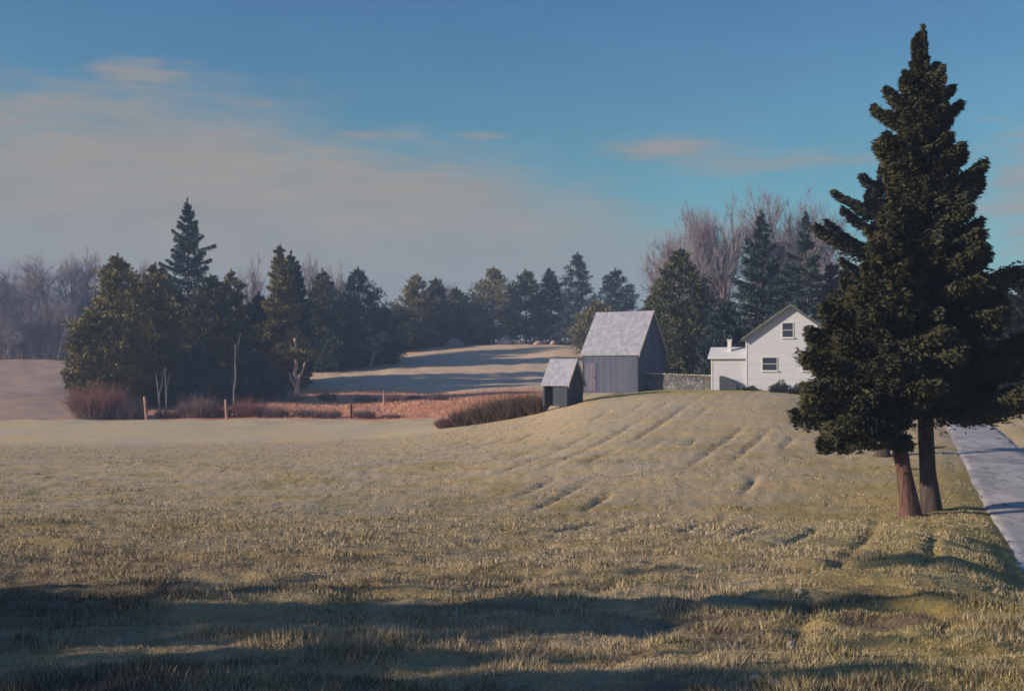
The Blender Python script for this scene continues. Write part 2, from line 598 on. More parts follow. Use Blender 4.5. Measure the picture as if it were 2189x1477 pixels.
def build_road():
    ys = np.concatenate([np.arange(-10, 130, .25), np.arange(130, 200, 1.0)])
    k = np.linspace(-.12, ROAD_W + .12, 15)
    V = []
    for y in ys:
        for q in k:
            w = q + (vn(np.array([y * .8]), np.array([q * .0 + (0 if q < 1 else 7)]))[0] * .6 if q in (k[0], k[-1]) else 0)
            x = road_left(y) + w
            z = base_h(np.array([x]), np.array([y]))[0] - .10 + .03 + .03 * (1 - ((q - ROAD_W / 2) / (ROAD_W / 2)) ** 2)
            if q in (k[0], k[-1]):
                z -= .10
            V.append((x, y, z))
    n = len(k)
    i = np.arange(len(ys) - 1)[:, None] * n + np.arange(n - 1)[None, :]
    Fc = np.stack([i, i + 1, i + 1 + n, i + n], -1).reshape(-1, 4)
    m, N, b = mat('lane_surface', None, .85, .25)
    g = N.n('ShaderNodeNewGeometry')
    nA = N.noise(N.mapping(g.outputs['Position'], (.8, .3, 1)), 1.0, 5, .6)
    nB = N.noise(g.outputs['Position'], 22, 3, .7)
    c = N.mix(N.step(nA, .35, .7), (.38, .36, .355), (.54, .51, .49))
    nP = N.noise(N.mapping(g.outputs['Position'], (.5, .22, 1), loc=(5, 1, 0)), 1.0, 3, .5)
    c = N.mix(N.step(nP, .56, .60), c, N.mix(1.0, c, (.74, .74, .76), 'MULTIPLY'))
    vr = N.n('ShaderNodeTexVoronoi', feature='DISTANCE_TO_EDGE'); vr.inputs['Scale'].default_value = .55
    wob_ = N.n('ShaderNodeVectorMath', operation='ADD'); N.l(g.outputs['Position'], wob_.inputs[0])
    nz_ = N.n('ShaderNodeTexNoise'); nz_.inputs['Scale'].default_value = 1.3; N.l(g.outputs['Position'], nz_.inputs['Vector']); N.l(nz_.outputs['Color'], wob_.inputs[1])
    N.l(wob_.outputs[0], vr.inputs['Vector'])
    c = N.mix(N.step(vr.outputs['Distance'], .018, .004), c, (.10, .10, .10))
    c = N.mix(N.m('MULTIPLY', N.step(nB, .45, .8), .35), c, (.14, .135, .13))
    N.l(c, b.inputs['Base Color'])
    bp = N.n('ShaderNodeBump', _Strength=.4, _Distance=.01)
    N.l(nB, bp.inputs['Height']); N.l(bp.outputs[0], b.inputs['Normal'])
    o = new_mesh('road', np.array(V), Fc, m, True)
    o['kind'] = 'structure'


build_road()


# ------------------------------------------------------------------ trees
def conifer(label, px, Y, top, prof, foliage, bark, seed=0, name='conifer_tree', group=None, boughs=60, spray=.5, per=90,
            base_r=None, kind='spruce', trunk_pts=None, up=.25, ysq=.85, clear=None, lowp=1.0, lump=0.0, jit=(.66, 1.07), stubs=0, hang=0.0, xy=None, sink=.1, wide=.35):
    """prof: [(row, left px, right px)] silhouette of the crown; everything is turned into metres at distance Y"""
    rg = np.random.default_rng(seed + 100)
    x0 = wx(px, Y) if xy is None else xy[0]
    if xy is not None:
        Y = xy[1]
    z0 = hz(x0, Y)
    s = Y / F
    H = (EYE - (top - HOR) * s) - z0
    root = empty(name, (x0, Y, z0 - sink))
    tag(root, label, 'tree', group)
    rows = np.array([EYE - (r - HOR) * s - z0 for r, _, _ in prof])        # heights
    L = np.array([(px - l) * s for _, l, _ in prof]); Rr = np.array([(r - px) * s for _, _, r in prof])
    o = np.argsort(rows); rows, L, Rr = rows[o], L[o], Rr[o]
    zb, zt = rows[0], rows[-1]
    # trunk
    nT = 12
    tz = np.linspace(0, H * .97, nT)
    wob = np.cumsum(rg.normal(size=(nT, 2)) * .012 * H / nT * 3, axis=0); wob -= wob[0]
    if trunk_pts is not None:
        tp = np.array([((p - px) * s, 0, EYE - (r - HOR) * s - z0) for p, r in trunk_pts])
        tp = tp[np.argsort(tp[:, 2])]
        tx = np.interp(tz, tp[:, 2], tp[:, 0])
    else:
        tx = np.zeros(nT)
    T = np.stack([tx + wob[:, 0] * .6, wob[:, 1], tz], 1)
    br = base_r if base_r else H * .016 + .05
    rad = br * (1 - tz / (H * 1.0)) ** .8 + .02
    rad[0] *= 1.35
    T = np.vstack([T[:1], T[:1] + [0, 0, .22], T[1:]]); rad = np.concatenate([[rad[0] * 1.25], [rad[0] * .92], rad[1:]])
    Vt, Ft = polytube(T, rad, 8, rg, .07)
    # boughs
    B0, B1, BR0, BR1 = [], [], [], []
    C, D, LN, WD, TI = [], [], [], [], []
    nb = boughs
    for k in range(nb):
        f = (k + rg.random()) / nb
        h = zb + (zt - zb) * f ** lowp
        azm = k * 2.39996 + rg.normal() * .35
        ca, sa = math.cos(azm), math.sin(azm)
        rx = np.interp(h, rows, Rr if ca > 0 else L)
        if rx < 0:
            continue
        ry = ysq * .5 * (np.interp(h, rows, L) + np.interp(h, rows, Rr))
        rx = max(rx, .05); ry = max(ry, .05)
        Rb = (abs(ca / rx) ** 3 + abs(sa / ry) ** 3) ** (-1 / 3)
        Rb *= rg.uniform(*jit)
        if lump:
            Rb *= 1 + lump * 2 * float(vn(np.array([h * .85 + seed * 3.1]), np.array([ca * 1.6 + sa * .7 + 9.3]))[0])
        rel = (h - zb) / (zt - zb + 1e-6)
        pit = (up + (rel - .45) * .9 + rg.normal() * .12)       # upward at the top, level or drooping low down
        rise = Rb * pit
        cx = np.interp(h, T[:, 2], T[:, 0]); cy = np.interp(h, T[:, 2], T[:, 1])
        h0 = max(h - rise, .3)
        o0 = np.array([cx, cy, h0])
        sag = -Rb * .10 * (1 - rel)
        d = np.array([ca, sa, 0])
        lat = np.array([-sa, ca, 0])
        ss = np.linspace(0, 1, 4)
        P = o0 + d * (Rb * ss)[:, None] + np.array([0, 0, 1]) * ((rise * ss ** 1.3 + sag * np.sin(ss * PI)))[:, None]
        r0 = max(.012, min(br * .35, Rb * .022))
        for q in range(3):
            B0.append(P[q]); B1.append(P[q + 1]); BR0.append(r0 * (1 - q / 3.2)); BR1.append(r0 * (1 - (q + 1) / 3.2))
        n = int(per * (0.35 + Rb / (max(L.max(), Rr.max()) + 1e-6)) * rg.uniform(.75, 1.2))
        tb = rg.uniform(0, 1)
        if kind == 'spruce':
            t = rg.random(n) ** .75
            t = .12 + .9 * t
            wl = (wide * (1.05 - t) + .10) * Rb + spray * .3
            la = rg.uniform(-1, 1, n) * wl
            p = o0 + d * (Rb * t)[:, None] + np.array([0, 0, 1]) * (rise * t ** 1.3 + sag * np.sin(t * PI))[:, None] + lat * la[:, None]
            p[:, 2] -= rg.random(n) ** 1.5 * (spray * .7 + hang * Rb / 3) + np.abs(la) * .18
            p += rg.normal(size=(n, 3)) * hang * Rb / 3 * .3
            dd = d[None] * .9 + lat[None] * (np.sign(la) * .7)[:, None] + rg.normal(size=(n, 3)) * .35
            dd[:, 2] += rg.uniform(-.55, .35, n)
        else:
            npf = 3 + int(rg.integers(0, 3))
            tt = rg.uniform(.35, 1.0, npf)
            tt[0] = .97
            pid = rg.integers(0, npf, n)
            pr = (Rb * .27 + spray * .45) * rg.uniform(.7, 1.15, npf)
            t = tt[pid]
            ctr = o0 + d * (Rb * t)[:, None] + np.array([0, 0, 1]) * (rise * t ** 1.3)[:, None] + lat * (rg.normal(size=npf) * .24 * Rb)[pid][:, None]
            v = rg.normal(size=(n, 3)); v /= np.linalg.norm(v, axis=1, keepdims=True)
            rr_ = pr[pid] * rg.random(n) ** .45
            p = ctr + v * rr_[:, None] * np.array([1, 1, .62])
            dd = v + np.array([0, 0, .35]) + d[None] * .4
        C.append(p); D.append(dd)
        LN.append(spray * rg.uniform(.55, 1.25, n)); WD.append(spray * rg.uniform(.18, .42, n))
        TI.append(np.clip(tb * .7 + rg.random(n) * .5 - .1, 0, 1))
    for k in range(stubs):                                  # dead stubs low on the trunk
        hs = rg.uniform(.5, zb + .8); a_ = rg.uniform(0, 2 * PI)
        cx = np.interp(hs, T[:, 2], T[:, 0]); cy = np.interp(hs, T[:, 2], T[:, 1])
        p0 = np.array([cx, cy, hs]); e = np.array([math.cos(a_), math.sin(a_), rg.uniform(-.3, .3)])
        m1 = p0 + e * rg.uniform(.35, .6); m2 = m1 + (e + rg.normal(size=3) * .3) * rg.uniform(.1, .5)
        B0 += [p0, m1]; B1 += [m1, m2]; BR0 += [.035, .02]; BR1 += [.02, .006]
    # leader at the top
    n = max(20, per // 3)
    hh = H - (H - zt + .09 * H) * rg.random(n)
    C.append(np.stack([np.interp(hh, T[:, 2], T[:, 0]) + rg.normal(size=n) * .10 * spray, rg.normal(size=n) * .10 * spray, hh], 1))
    D.append(np.stack([rg.normal(size=n) * .5, rg.normal(size=n) * .5, np.full(n, .9)], 1))
    LN.append(spray * rg.uniform(.5, 1, n)); WD.append(spray * rg.uniform(.2, .35, n)); TI.append(rg.random(n))
    C = np.vstack(C); D = np.vstack(D); LN = np.concatenate(LN); WD = np.concatenate(WD); TI = np.concatenate(TI)
    V, Fq = leaves(C, D, LN, WD, rg)
    new_mesh('crown', V, Fq, foliage, False, {'tint': np.repeat(TI, 4)}, root)
    Vb, Fb = tubes(B0, B1, BR0, BR1, 4)
    new_mesh('trunk', np.vstack([Vt, Vb]), np.vstack([Ft, Fb + len(Vt)]), bark, True, None, root)
    return root


def cone_prof(px, top, base, hw, shape='spruce', rg=None):
    """silhouette rows for the ordinary trees"""
    out = []
    n = 9
    for i in range(n + 1):
        t = i / n
        row = top + (base - top) * t
        if shape == 'spruce':
            w = hw * (.06 + .94 * t ** .8)
            if t > .9:
                w *= .75
        elif shape == 'broad':
            w = hw * (.05 + .95 * min(1.0, t * 2.1) ** .95)
            if t > .9:
                w *= .8
        elif shape == 'round':
            w = hw * min(1.0, (.12 + 1.5 * t ** .75)) * (1 if t < .75 else 1 - (t - .75) * 1.4)
        else:   # column
            w = hw * min(1.0, .15 + 1.6 * t ** .8) * (1 if t < .85 else .8)
        jl = jr = 1.0
        if rg is not None:
            jl, jr = rg.uniform(.78, 1.15), rg.uniform(.78, 1.15)
        out.append((row, px - w * jl, px + w * jr))
    return out


def bare_tree(label, px, Y, top, spread_px, seed=0, name='bare_tree', group=None, bark=None, twigm=None, dens=1.0, base_frac=.28, lean=0, tl=.62):
    rg = np.random.default_rng(seed + 900)
    x0 = wx(px, Y); z0 = hz(x0, Y); s = Y / F
    H = EYE - (top - HOR) * s - z0
    root = empty(name, (x0, Y, z0 - .1))
    tag(root, label, 'tree', group)
    sp = spread_px * s
    A0, A1, R0, R1 = [], [], [], []
    T0, T1, S0, S1 = [], [], [], []

    def grow(p, d, L, r, lev):
        nseg = 4 if lev < 2 else 3
        q = p.copy()
        pts = [q.copy()]
        for i in range(nseg):
            d = d + rg.normal(size=3) * (.10 if lev == 0 else .17) + np.array([0, 0, .05 if lev > 0 else .0])
            d /= np.linalg.norm(d)
            q2 = q + d * L / nseg
            ra = r * (1 - .55 * i / nseg); rb = r * (1 - .55 * (i + 1) / nseg)
            if lev < 3:
                A0.append(q); A1.append(q2); R0.append(ra); R1.append(rb)
            else:
                T0.append(q); T1.append(q2); S0.append(ra); S1.append(rb)
            q = q2
            pts.append(q.copy())
        if lev >= 4:
            return
        nch = [int(7 * dens) + 4, 6, 6, 7][lev]
        for k in range(nch):
            t = rg.uniform(base_frac if lev == 0 else .25, 1.0)
            i = min(int(t * nseg), nseg - 1)
            pp = pts[i] + (pts[i + 1] - pts[i]) * (t * nseg - i)
            azm = rg.uniform(0, 2 * PI)
            ax = np.cross(d, [0.3, .2, 1.0]); ax /= np.linalg.norm(ax) + 1e-6
            ay = np.cross(d, ax)
            out = ax * math.cos(azm) + ay * math.sin(azm)
            ang = rg.uniform(.45, 1.0) if lev else rg.uniform(.4, .85)
            nd = d * math.cos(ang) + out * math.sin(ang)
            nd[2] += .08
            nd /= np.linalg.norm(nd)
            Lc = L * rg.uniform(.45, .68) * (1.15 - .45 * t if lev == 0 else 1)
            grow(pp, nd, Lc, max(r * (.5 - .0 * t), .02), lev + 1)

    grow(np.array([0, 0, 0.]), np.array([lean, 0, 1.]), H * tl, H * .016, 0)
    allp = np.vstack([A1, T1])
    zmax = np.percentile(allp[:, 2], 99.97); xr = np.percentile(np.abs(allp[:, 0]), 97)
    kz = H / zmax; kx = min(max(sp / xr, .5), 1.8)
    sc = np.array([kx, kx, kz])
    V, Fc = tubes(np.array(A0) * sc, np.array(A1) * sc, R0, R1, 5)
    new_mesh('trunk', V, Fc, bark or M_barkgrey, True, None, root)
    V, Fc = tubes(np.array(T0) * sc, np.array(T1) * sc, np.array(S0) * .85, np.array(S1) * .8, 3)
    new_mesh('crown', V, Fc, twigm or M_barkred, False, None, root)
    return root


def bush(label, px, Y, wpx, hpx, m, seed=0, name='bare_bush', group=None, n=260, dy=None, thick=.018, m2=None, base=None):
    rg = np.random.default_rng(seed + 4000)
    x0 = wx(px, Y); z0 = hz(x0, Y); s = Y / F
    w = wpx * s * .5; h = hpx * s
    root = empty(name, (x0, Y, z0))
    tag(root, label, 'bush', group)
    dy = dy if dy is not None else w * .7
    P0, P1, RR, RE = [], [], [], []
    Q0, Q1, QR, QE = [], [], [], []
    for k in range(n):
        a = rg.uniform(0, 2 * PI); r = math.sqrt(rg.random()) * .8
        bx, by = math.cos(a) * r * w, math.sin(a) * r * dy
        bz = hz(x0 + bx, Y + by) - z0 - .05
        p = np.array([bx, by, bz])
        hh = h * math.sqrt(max(.12, 1 - r * r * .8)) * rg.uniform(.55, 1.1)
        d = np.array([math.cos(a) * r * .55 + rg.normal() * .22, math.sin(a) * r * .5 + rg.normal() * .22, 1.])
        e = p + d * hh * .6
        P0.append(p); P1.append(e); RR.append(thick); RE.append(thick * .7)
        for j in range(4):
            d2 = d + rg.normal(size=3) * .5; d2[2] = abs(d2[2])
            e2 = e + d2 * hh * rg.uniform(.15, .42)
            st = p + (e - p) * rg.uniform(.35, 1)
            Q0.append(st); Q1.append(e2); QR.append(thick * .7); QE.append(thick * .3)
    V, Fc = tubes(P0, P1, RR, RE, 3)
    new_mesh('stems', V, Fc, m, False, None, root)
    V, Fc = tubes(Q0, Q1, QR, QE, 3)
    new_mesh('twigs', V, Fc, m2 or m, False, None, root)
    return root


def leafy_bush(label, px, Y, wpx, hpx, foliage, seed=0, name='bush', group=None, n=900, spray=.16, dyf=.7):
    rg = np.random.default_rng(seed + 7000)
    x0 = wx(px, Y); z0 = hz(x0, Y); s = Y / F
    w = wpx * s * .5; h = hpx * s
    root = empty(name, (x0, Y, z0))
    tag(root, label, 'bush', group)
    v = rg.normal(size=(n, 3)); v /= np.linalg.norm(v, axis=1, keepdims=True)
    lump = 1 + .28 * np.sin(v[:, 0] * 5 + seed) * np.cos(v[:, 2] * 4 + seed * 2)
    r = rg.random(n) ** .35 * lump
    C = np.stack([v[:, 0] * r * w, v[:, 1] * r * w * dyf, np.abs(v[:, 2]) * r * h * .95 + .02], 1)
    V, Fq = leaves(C, v + np.array([0, 0, .5]), spray * rg.uniform(.6, 1.3, n), spray * rg.uniform(.3, .6, n), rg)
    new_mesh('leaves', V, Fq, foliage, False, {'tint': np.repeat(np.clip(rg.random(n), 0, 1), 4)}, root)
    k = 24
    a = rg.uniform(0, 2 * PI, k)
    P0 = np.stack([np.cos(a) * w * .2, np.sin(a) * w * .15, np.full(k, -.05)], 1)
    P1 = np.stack([np.cos(a) * w * .7, np.sin(a) * w * .5, h * rg.uniform(.4, .8, k)], 1)
    V, Fc = tubes(P0, P1, np.full(k, .02), np.full(k, .008), 3)
    new_mesh('stems', V, Fc, M_brown, False, None, root)
    return root


# --- the big pair of conifers beside the lane
conifer('tallest conifer, a dark ragged spruce with the straighter of two trunks beside the lane', 1980, 38.0, 48,
        [(58, 1969, 1982), (95, 1960, 1988), (115, 1945, 1992), (130, 1934, 2026), (152, 1930, 2008), (172, 1888, 2052), (205, 1904, 2050), (235, 1912, 2066),
         (262, 1930, 2030), (280, 1862, 2012), (318, 1851, 2075), (332, 1866, 2102), (365, 1872, 2096), (400, 1890, 2088), (432, 1880, 2062), (446, 1860, 2152),
         (500, 1840, 2150), (535, 1835, 2120), (560, 1828, 2172), (600, 1815, 2185), (690, 1800, 2222), (770, 1790, 2235), (815, 1800, 2222), (846, 1880, 2180)],
        M_hero, M_barkdk, 1, 'tall_spruce', boughs=215, spray=.25, per=2300, hang=.24, wide=.42, lowp=1.15, lump=.36, jit=(.70, 1.10), stubs=6, base_r=.28, up=.32, ysq=.8,
        trunk_pts=[(1990, 1090), (1982, 950), (1978, 850), (1980, 600), (1974, 60)])
conifer('reddish-barked leaning conifer with a low broad crown, in front of the taller spruce', 1905, 36.5, 470,
        [(500, 1880, 1935), (560, 1830, 1960), (620, 1748, 1985), (690, 1712, 2010), (760, 1700, 2030), (800, 1688, 2010), (862, 1682, 1930),
         (905, 1690, 1880), (938, 1706, 1850)],
        M_hero, M_bark, 2, 'leaning_cedar', boughs=140, spray=.24, per=2300, hang=.24, wide=.42, lowp=1.45, lump=.24, jit=(.74, 1.06), stubs=6, base_r=.29, up=.12, ysq=.85,
        trunk_pts=[(1946, 1108), (1932, 1000), (1915, 900), (1900, 820), (1900, 470)])
conifer('slim dark conifer behind the big pair, its thin trunk standing in the grass', 1886, 54.0, 352,
        [(365, 1860, 1905), (380, 1768, 1930), (405, 1764, 1930), (440, 1785, 1950), (468, 1738, 1960), (540, 1775, 1970), (640, 1770, 1970), (760, 1790, 1960), (860, 1830, 1945)],
        M_heroD, M_barkdk, 3, 'slim_conifer', boughs=60, spray=.42, per=520, base_r=.28, up=.2)
conifer('black-green conifer at the edge of the picture beyond the lane', 2195, 86.0, 545,
        cone_prof(2195, 550, 862, 70, 'broad'), M_heroD, M_barkdk, 4, 'dark_conifer', boughs=70, spray=.6, per=260)
conifer('broad dark conifer across the lane, half hidden behind the tall spruce', 2120, 95.0, 590,
        cone_prof(2120, 596, 852, 66, 'round'), M_heroD, M_barkdk, 5, 'dark_conifer', boughs=70, spray=.6, per=260, kind='pine')
conifer('low dark conifer behind the two big trunks, at the head of the lane', 1905, 120.0, 640,
        cone_prof(1905, 646, 838, 80, 'round'), M_heroD, M_barkdk, 6, 'dark_conifer', boughs=70, spray=.7, per=260, kind='pine')
conifer('dark conifer behind the lane bend, beyond the tall spruce', 2030, 135.0, 610,
        cone_prof(2030, 616, 838, 70, 'round'), M_heroD, M_barkdk, 7, 'dark_conifer', boughs=70, spray=.7, per=260, kind='pine')

# --- grove at the far side of the field (label, px, Y, top, base, half width, shape, foliage, kind)
rgp = np.random.default_rng(11)
GROVE = 'conifers of the grove beyond the field'
for i, (lab, px, Y, top, base, hw, shp, fol, kd) in enumerate([
    ('tallest dark spruce spiring above the middle of the grove', 402, 170, 422, 820, 84, 'broad', M_blue, 'spruce'),
    ('olive pine with a tufted top above the purple brush of the grove', 250, 138, 540, 870, 82, 'round', M_olive, 'pine'),
    ('low bushy pine skirting the outermost edge of the grove', 196, 135, 655, 870, 50, 'round', M_olive, 'pine'),
    ('green pine between the outer pine and the tallest spruce of the grove', 330, 150, 560, 810, 62, 'col', M_olive, 'pine'),
    ('green-tinged pine just beyond the tallest spruce, with pale birch trunks below', 452, 160, 585, 820, 58, 'col', M_spruce, 'pine'),
    ('olive pine standing over the pale birch stem in the grove', 497, 163, 572, 855, 52, 'round', M_olive, 'pine'),
    ('pointed pine with an olive sunny side, behind the pink dead trunk', 600, 160, 520, 835, 62, 'spruce', M_olive, 'pine'),
    ('blue-green spruce tucked behind the pointed pine of the grove', 622, 166, 535, 820, 50, 'col', M_blue, 'spruce'),
    ('small-topped dark pine next to the pointed pine', 690, 196, 572, 810, 48, 'col', M_spruce, 'pine'),
    ('broad blue-shadowed pine at the inner end of the grove', 765, 200, 568, 785, 64, 'round', M_blue, 'pine'),
    ('short dark pine closing the inner end of the grove', 822, 206, 650, 782, 40, 'round', M_blue, 'pine'),
    ('dark spruce in the depth of the grove, left of the birch stem', 365, 164, 600, 865, 70, 'col', M_blue, 'spruce'),
    ('dark spruce filling the depth of the grove right of the birch stem', 555, 166, 620, 858, 62, 'col', M_blue, 'spruce'),
    ('dark pine in shade behind the forked pink trunk', 670, 198, 640, 835, 70, 'col', M_blue, 'pine'),
    ('low bushy spruce between the birch pair and the single birch stem', 425, 142, 730, 884, 56, 'round', M_blue, 'pine'),
    ('low bushy spruce just past the single birch stem', 545, 146, 745, 880, 50, 'round', M_blue, 'pine'),
    ('low bushy spruce behind the pair of birch stems', 348, 140, 720, 884, 50, 'round', M_spruce, 'pine'),
    ('low shaded pine behind the forked dead trunk, deep in the grove', 600, 200, 640, 800, 60, 'col', M_blue, 'pine'),
    ('shaded pine deep behind the inner pines, throwing shade on the meadow', 700, 208, 640, 785, 60, 'col', M_blue, 'pine'),
    ('second shaded pine deep behind the inner pines', 765, 212, 645, 775, 50, 'col', M_blue, 'pine'),
    ('third shaded pine deep behind the inner pines, close to the pale curving trunk', 640, 204, 630, 800, 60, 'col', M_blue, 'pine'),
    ('shaded pine deep in the grove behind the outer pines', 290, 168, 610, 860, 70, 'col', M_blue, 'pine'),
]):
    conifer(lab, px, Y, top, cone_prof(px, top + 8, base, hw * 1.12, shp, rgp), fol, M_barkdk, 20 + i, 'grove_spruce' if kd == 'spruce' else 'grove_pine', GROVE,
            boughs=160 if kd == 'spruce' else (105 if hw > 55 else 80), spray=.62, per=200, kind=kd, up=.12 if kd == 'spruce' else .3, base_r=.22)

ROW = 'pines along the far edge of the meadow'
for i, (lab, px, Y, top, base, hw, shp, fol, kd) in enumerate([
    ('twin-topped green pine standing first beyond the gap in the far pine row', 893, 236, 584, 735, 44, 'round', M_olive, 'pine'),
    ('second top of the green clump beyond the gap, slightly lower', 932, 240, 592, 730, 34, 'round', M_spruce, 'pine'),
    ('small thin pine between the clump and the next tall pine of the far row', 977, 246, 612, 722, 34, 'round', M_spruce, 'pine'),
    ('olive pine with a round knob top in the far row', 1055, 244, 568, 718, 48, 'round', M_olive, 'pine'),
    ('dull green pine with a blunt top, next to the knob-topped pine', 1124, 246, 574, 716, 42, 'round', M_spruce, 'pine'),
    ('narrow dark pine leaning against the tall far pine', 1176, 248, 572, 716, 34, 'round', M_blue, 'pine'),
    ('tallest pine of the far row, dark with a pointed top', 1234, 242, 538, 725, 56, 'spruce', M_blue, 'pine'),
    ('flat-topped dark pine above the roof of the barn', 1318, 225, 572, 740, 54, 'round', M_blue, 'pine'),
    ('green pine behind the small shed, low in the far row', 1275, 215, 640, 745, 50, 'round', M_olive, 'pine'),
    ('low dark pine at the foot of the gap in the far row', 850, 232, 648, 745, 40, 'round', M_spruce, 'pine'),
    ('low dark pine filling in under the knob-topped pine', 1010, 250, 640, 722, 40, 'round', M_blue, 'pine'),
]):
    conifer(lab, px, Y, top, cone_prof(px, top + 5, base + 10, hw * 1.2, shp, rgp), fol, M_barkdk, 50 + i, 'field_pine', ROW,
            boughs=70, spray=.8, per=150, kind=kd, up=.25, base_r=.2)

BACK = 'conifers standing behind the farm buildings'
for i, (lab, px, Y, top, base, hw, shp, fol, kd) in enumerate([
    ('broad olive pine with a forked flat top between barn and house', 1452, 128, 528, 826, 82, 'round', M_spruce, 'pine'),
    ('tall layered dark spruce rising behind the white house', 1628, 122, 448, 815, 84, 'broad', M_blue, 'spruce'),
    ('dark spruce with a thin pointed tip behind the house ridge', 1724, 118, 452, 815, 60, 'broad', M_blue, 'spruce'),
    ('shaded pine low between the olive pine and the tall spruce', 1548, 116, 640, 822, 52, 'round', M_blue, 'pine'),
    ('dark pine directly behind the gable of the barn', 1395, 135, 620, 826, 50, 'round', M_spruce, 'pine'),
    ('dark pine behind the low wing of the white house', 1500, 140, 600, 826, 56, 'round', M_blue, 'pine'),
    ('low dark pine behind the roof of the white house', 1780, 125, 560, 826, 66, 'round', M_heroD, 'pine'),
    ('dark bushy pine seen over the house roof, under the tall spruce', 1680, 135, 560, 815, 74, 'round', M_blue, 'pine'),
]):
    conifer(lab, px, Y, top, cone_prof(px, top + 6, base, hw, shp, rgp), fol, M_barkdk, 80 + i, 'farm_spruce' if kd == 'spruce' else 'farm_pine', BACK,
            boughs=90 if hw > 75 else 66, spray=.58, per=190, kind=kd, up=.12 if kd == 'spruce' else .28, base_r=.24)

# bare deciduous trees
BL = 'bare trees beyond the far hill'
for i, (lab, px, Y, top, sp) in enumerate([
    ('grey bare tree at the very edge of the picture beyond the tan hill', -10, 272, 560, 60),
    ('bare tree with a thin lilac crown, second in from the edge beyond the hill', 45, 275, 548, 55),
    ('bare tree with a bushy top, third in from the edge beyond the hill', 98, 268, 540, 55),
    ('bare tree with upright limbs in the middle of the lilac row', 150, 272, 532, 55),
    ('tallest lilac bare tree, close to the outer pine of the grove', 198, 278, 520, 60),
    ('bare tree half behind the outer pine of the grove', 258, 282, 540, 50),
    ('bare tree whose twigs show between outer pine and tallest spruce', 305, 276, 548, 45),
    ('low grey bare tree in front of the lilac row, near the edge', 20, 262, 640, 60),
    ('low grey bare tree in front of the lilac row, near the grove', 125, 262, 625, 60),
]):
    bare_tree(lab, px, Y, top, sp, i, group=BL, dens=1.2, base_frac=.12)
for i, (lab, px, Y, top, sp) in enumerate([
    ('thin bare tree showing between the birch pine and the pointed pine', 548, 210, 536, 40),
    ('thin bare tree showing just beyond the pointed pine of the grove', 660, 215, 528, 42),
    ('thin bare tree between the two inner pines of the grove', 722, 215, 556, 35),
    ('small bare tree behind the thin pine of the far row', 965, 262, 598, 35),
]):
    bare_tree(lab, px, Y, top, sp, 20 + i, group='bare trees behind the grove and far pines', dens=.9, base_frac=.3)
for i, (lab, px, Y, top, sp) in enumerate([
    ('bare tree with a low lilac crown above the olive pine', 1442, 165, 492, 56),
    ('bare tree with a rounded crown rising behind the olive pine', 1490, 160, 425, 70),
    ('bare tree with arching limbs between olive pine and tall spruce', 1565, 158, 412, 72),
    ('tallest bare tree, its crown straight above the house', 1655, 162, 382, 78),
    ('bare tree with a reddish crown beside the big conifers', 1738, 160, 392, 66),
]):
    bare_tree(lab, px, Y, top, sp, 40 + i, group='bare trees behind the house', dens=1.7, base_frac=.35, tl=.46)


# the thicket under the bare trees beyond the hill
def thicket(name, label, n, px0, px1, Y0, Y1, hmin, hmax, m, seed, r=.05, cat='thicket'):
    rg = np.random.default_rng(seed)
    y = rg.uniform(Y0, Y1, n); x = (rg.uniform(px0, px1, n) - 1094.5) / F * y
    z = height(x, y)
    h = rg.uniform(hmin, hmax, n) * (.75 + vn(x * .12, y * .12 + 3))
    P = np.stack([x, y, z - .2], 1)
    E = P + np.stack([rg.normal(size=n) * .10 * h, rg.normal(size=n) * .10 * h, h], 1)
    A, B_, ra, rb = [P], [E], [np.full(n, r)], [np.full(n, r * .5)]
    for k in range(9):
        t = rg.uniform(.25, 1, (n, 1))
        st = P + (E - P) * t
        d = rg.normal(size=(n, 3)) * .45; d[:, 2] = np.abs(d[:, 2]) + .6
        en = st + d * h[:, None] * rg.uniform(.12, .3, (n, 1))
        A.append(st); B_.append(en); ra.append(np.full(n, r * .55)); rb.append(np.full(n, r * .3))
    V, Fc = tubes(np.vstack(A), np.vstack(B_), np.concatenate(ra), np.concatenate(rb), 3)
    o = new_mesh(name, V, Fc, m)
    tag(o, label, cat, kind='stuff')


thicket('bare_thicket', 'lilac grey mass of bare saplings beyond the tan hill', 2600, -140, 250, 262, 290, 7, 19, M_purple, 3, .045)
thicket('bare_undergrowth', 'grey brown leafless undergrowth below the bare trees behind the house', 700, 1380, 1800, 150, 168, 4, 13, M_purple, 4, .03)

# pale birch stems in the grove
def stem(label, pts, Y, r, m, name, cat='tree', group=None, forks=(), seed=0):
    rg = np.random.default_rng(seed)
    px, py = pts[0]
    x0 = wx(px, Y); z0 = hz(x0, Y); s = Y / F
    root = empty(name, (x0, Y, z0))
    tag(root, label, cat, group)
    zb = EYE - (py - HOR) * s - z0
    P = np.array([((a - px) * s, rg.normal() * .1, (EYE - (b - HOR) * s - z0) if k else min(zb, 0) - .1) for k, (a, b) in enumerate(pts)])
    V, Fc = polytube(P, np.linspace(r, r * .45, len(P)), 7, rg, .12)
    new_mesh('trunk', V, Fc, m, True, None, root)
    for f in forks:
        P = np.array([((a - px) * s, rg.normal() * .05, EYE - (b - HOR) * s - z0) for a, b in f])
        V, Fc = polytube(P, np.linspace(r * .7, r * .2, len(P)), 6, rg, .12)
        new_mesh('limb', V, Fc, m, True, None, root)
    return root


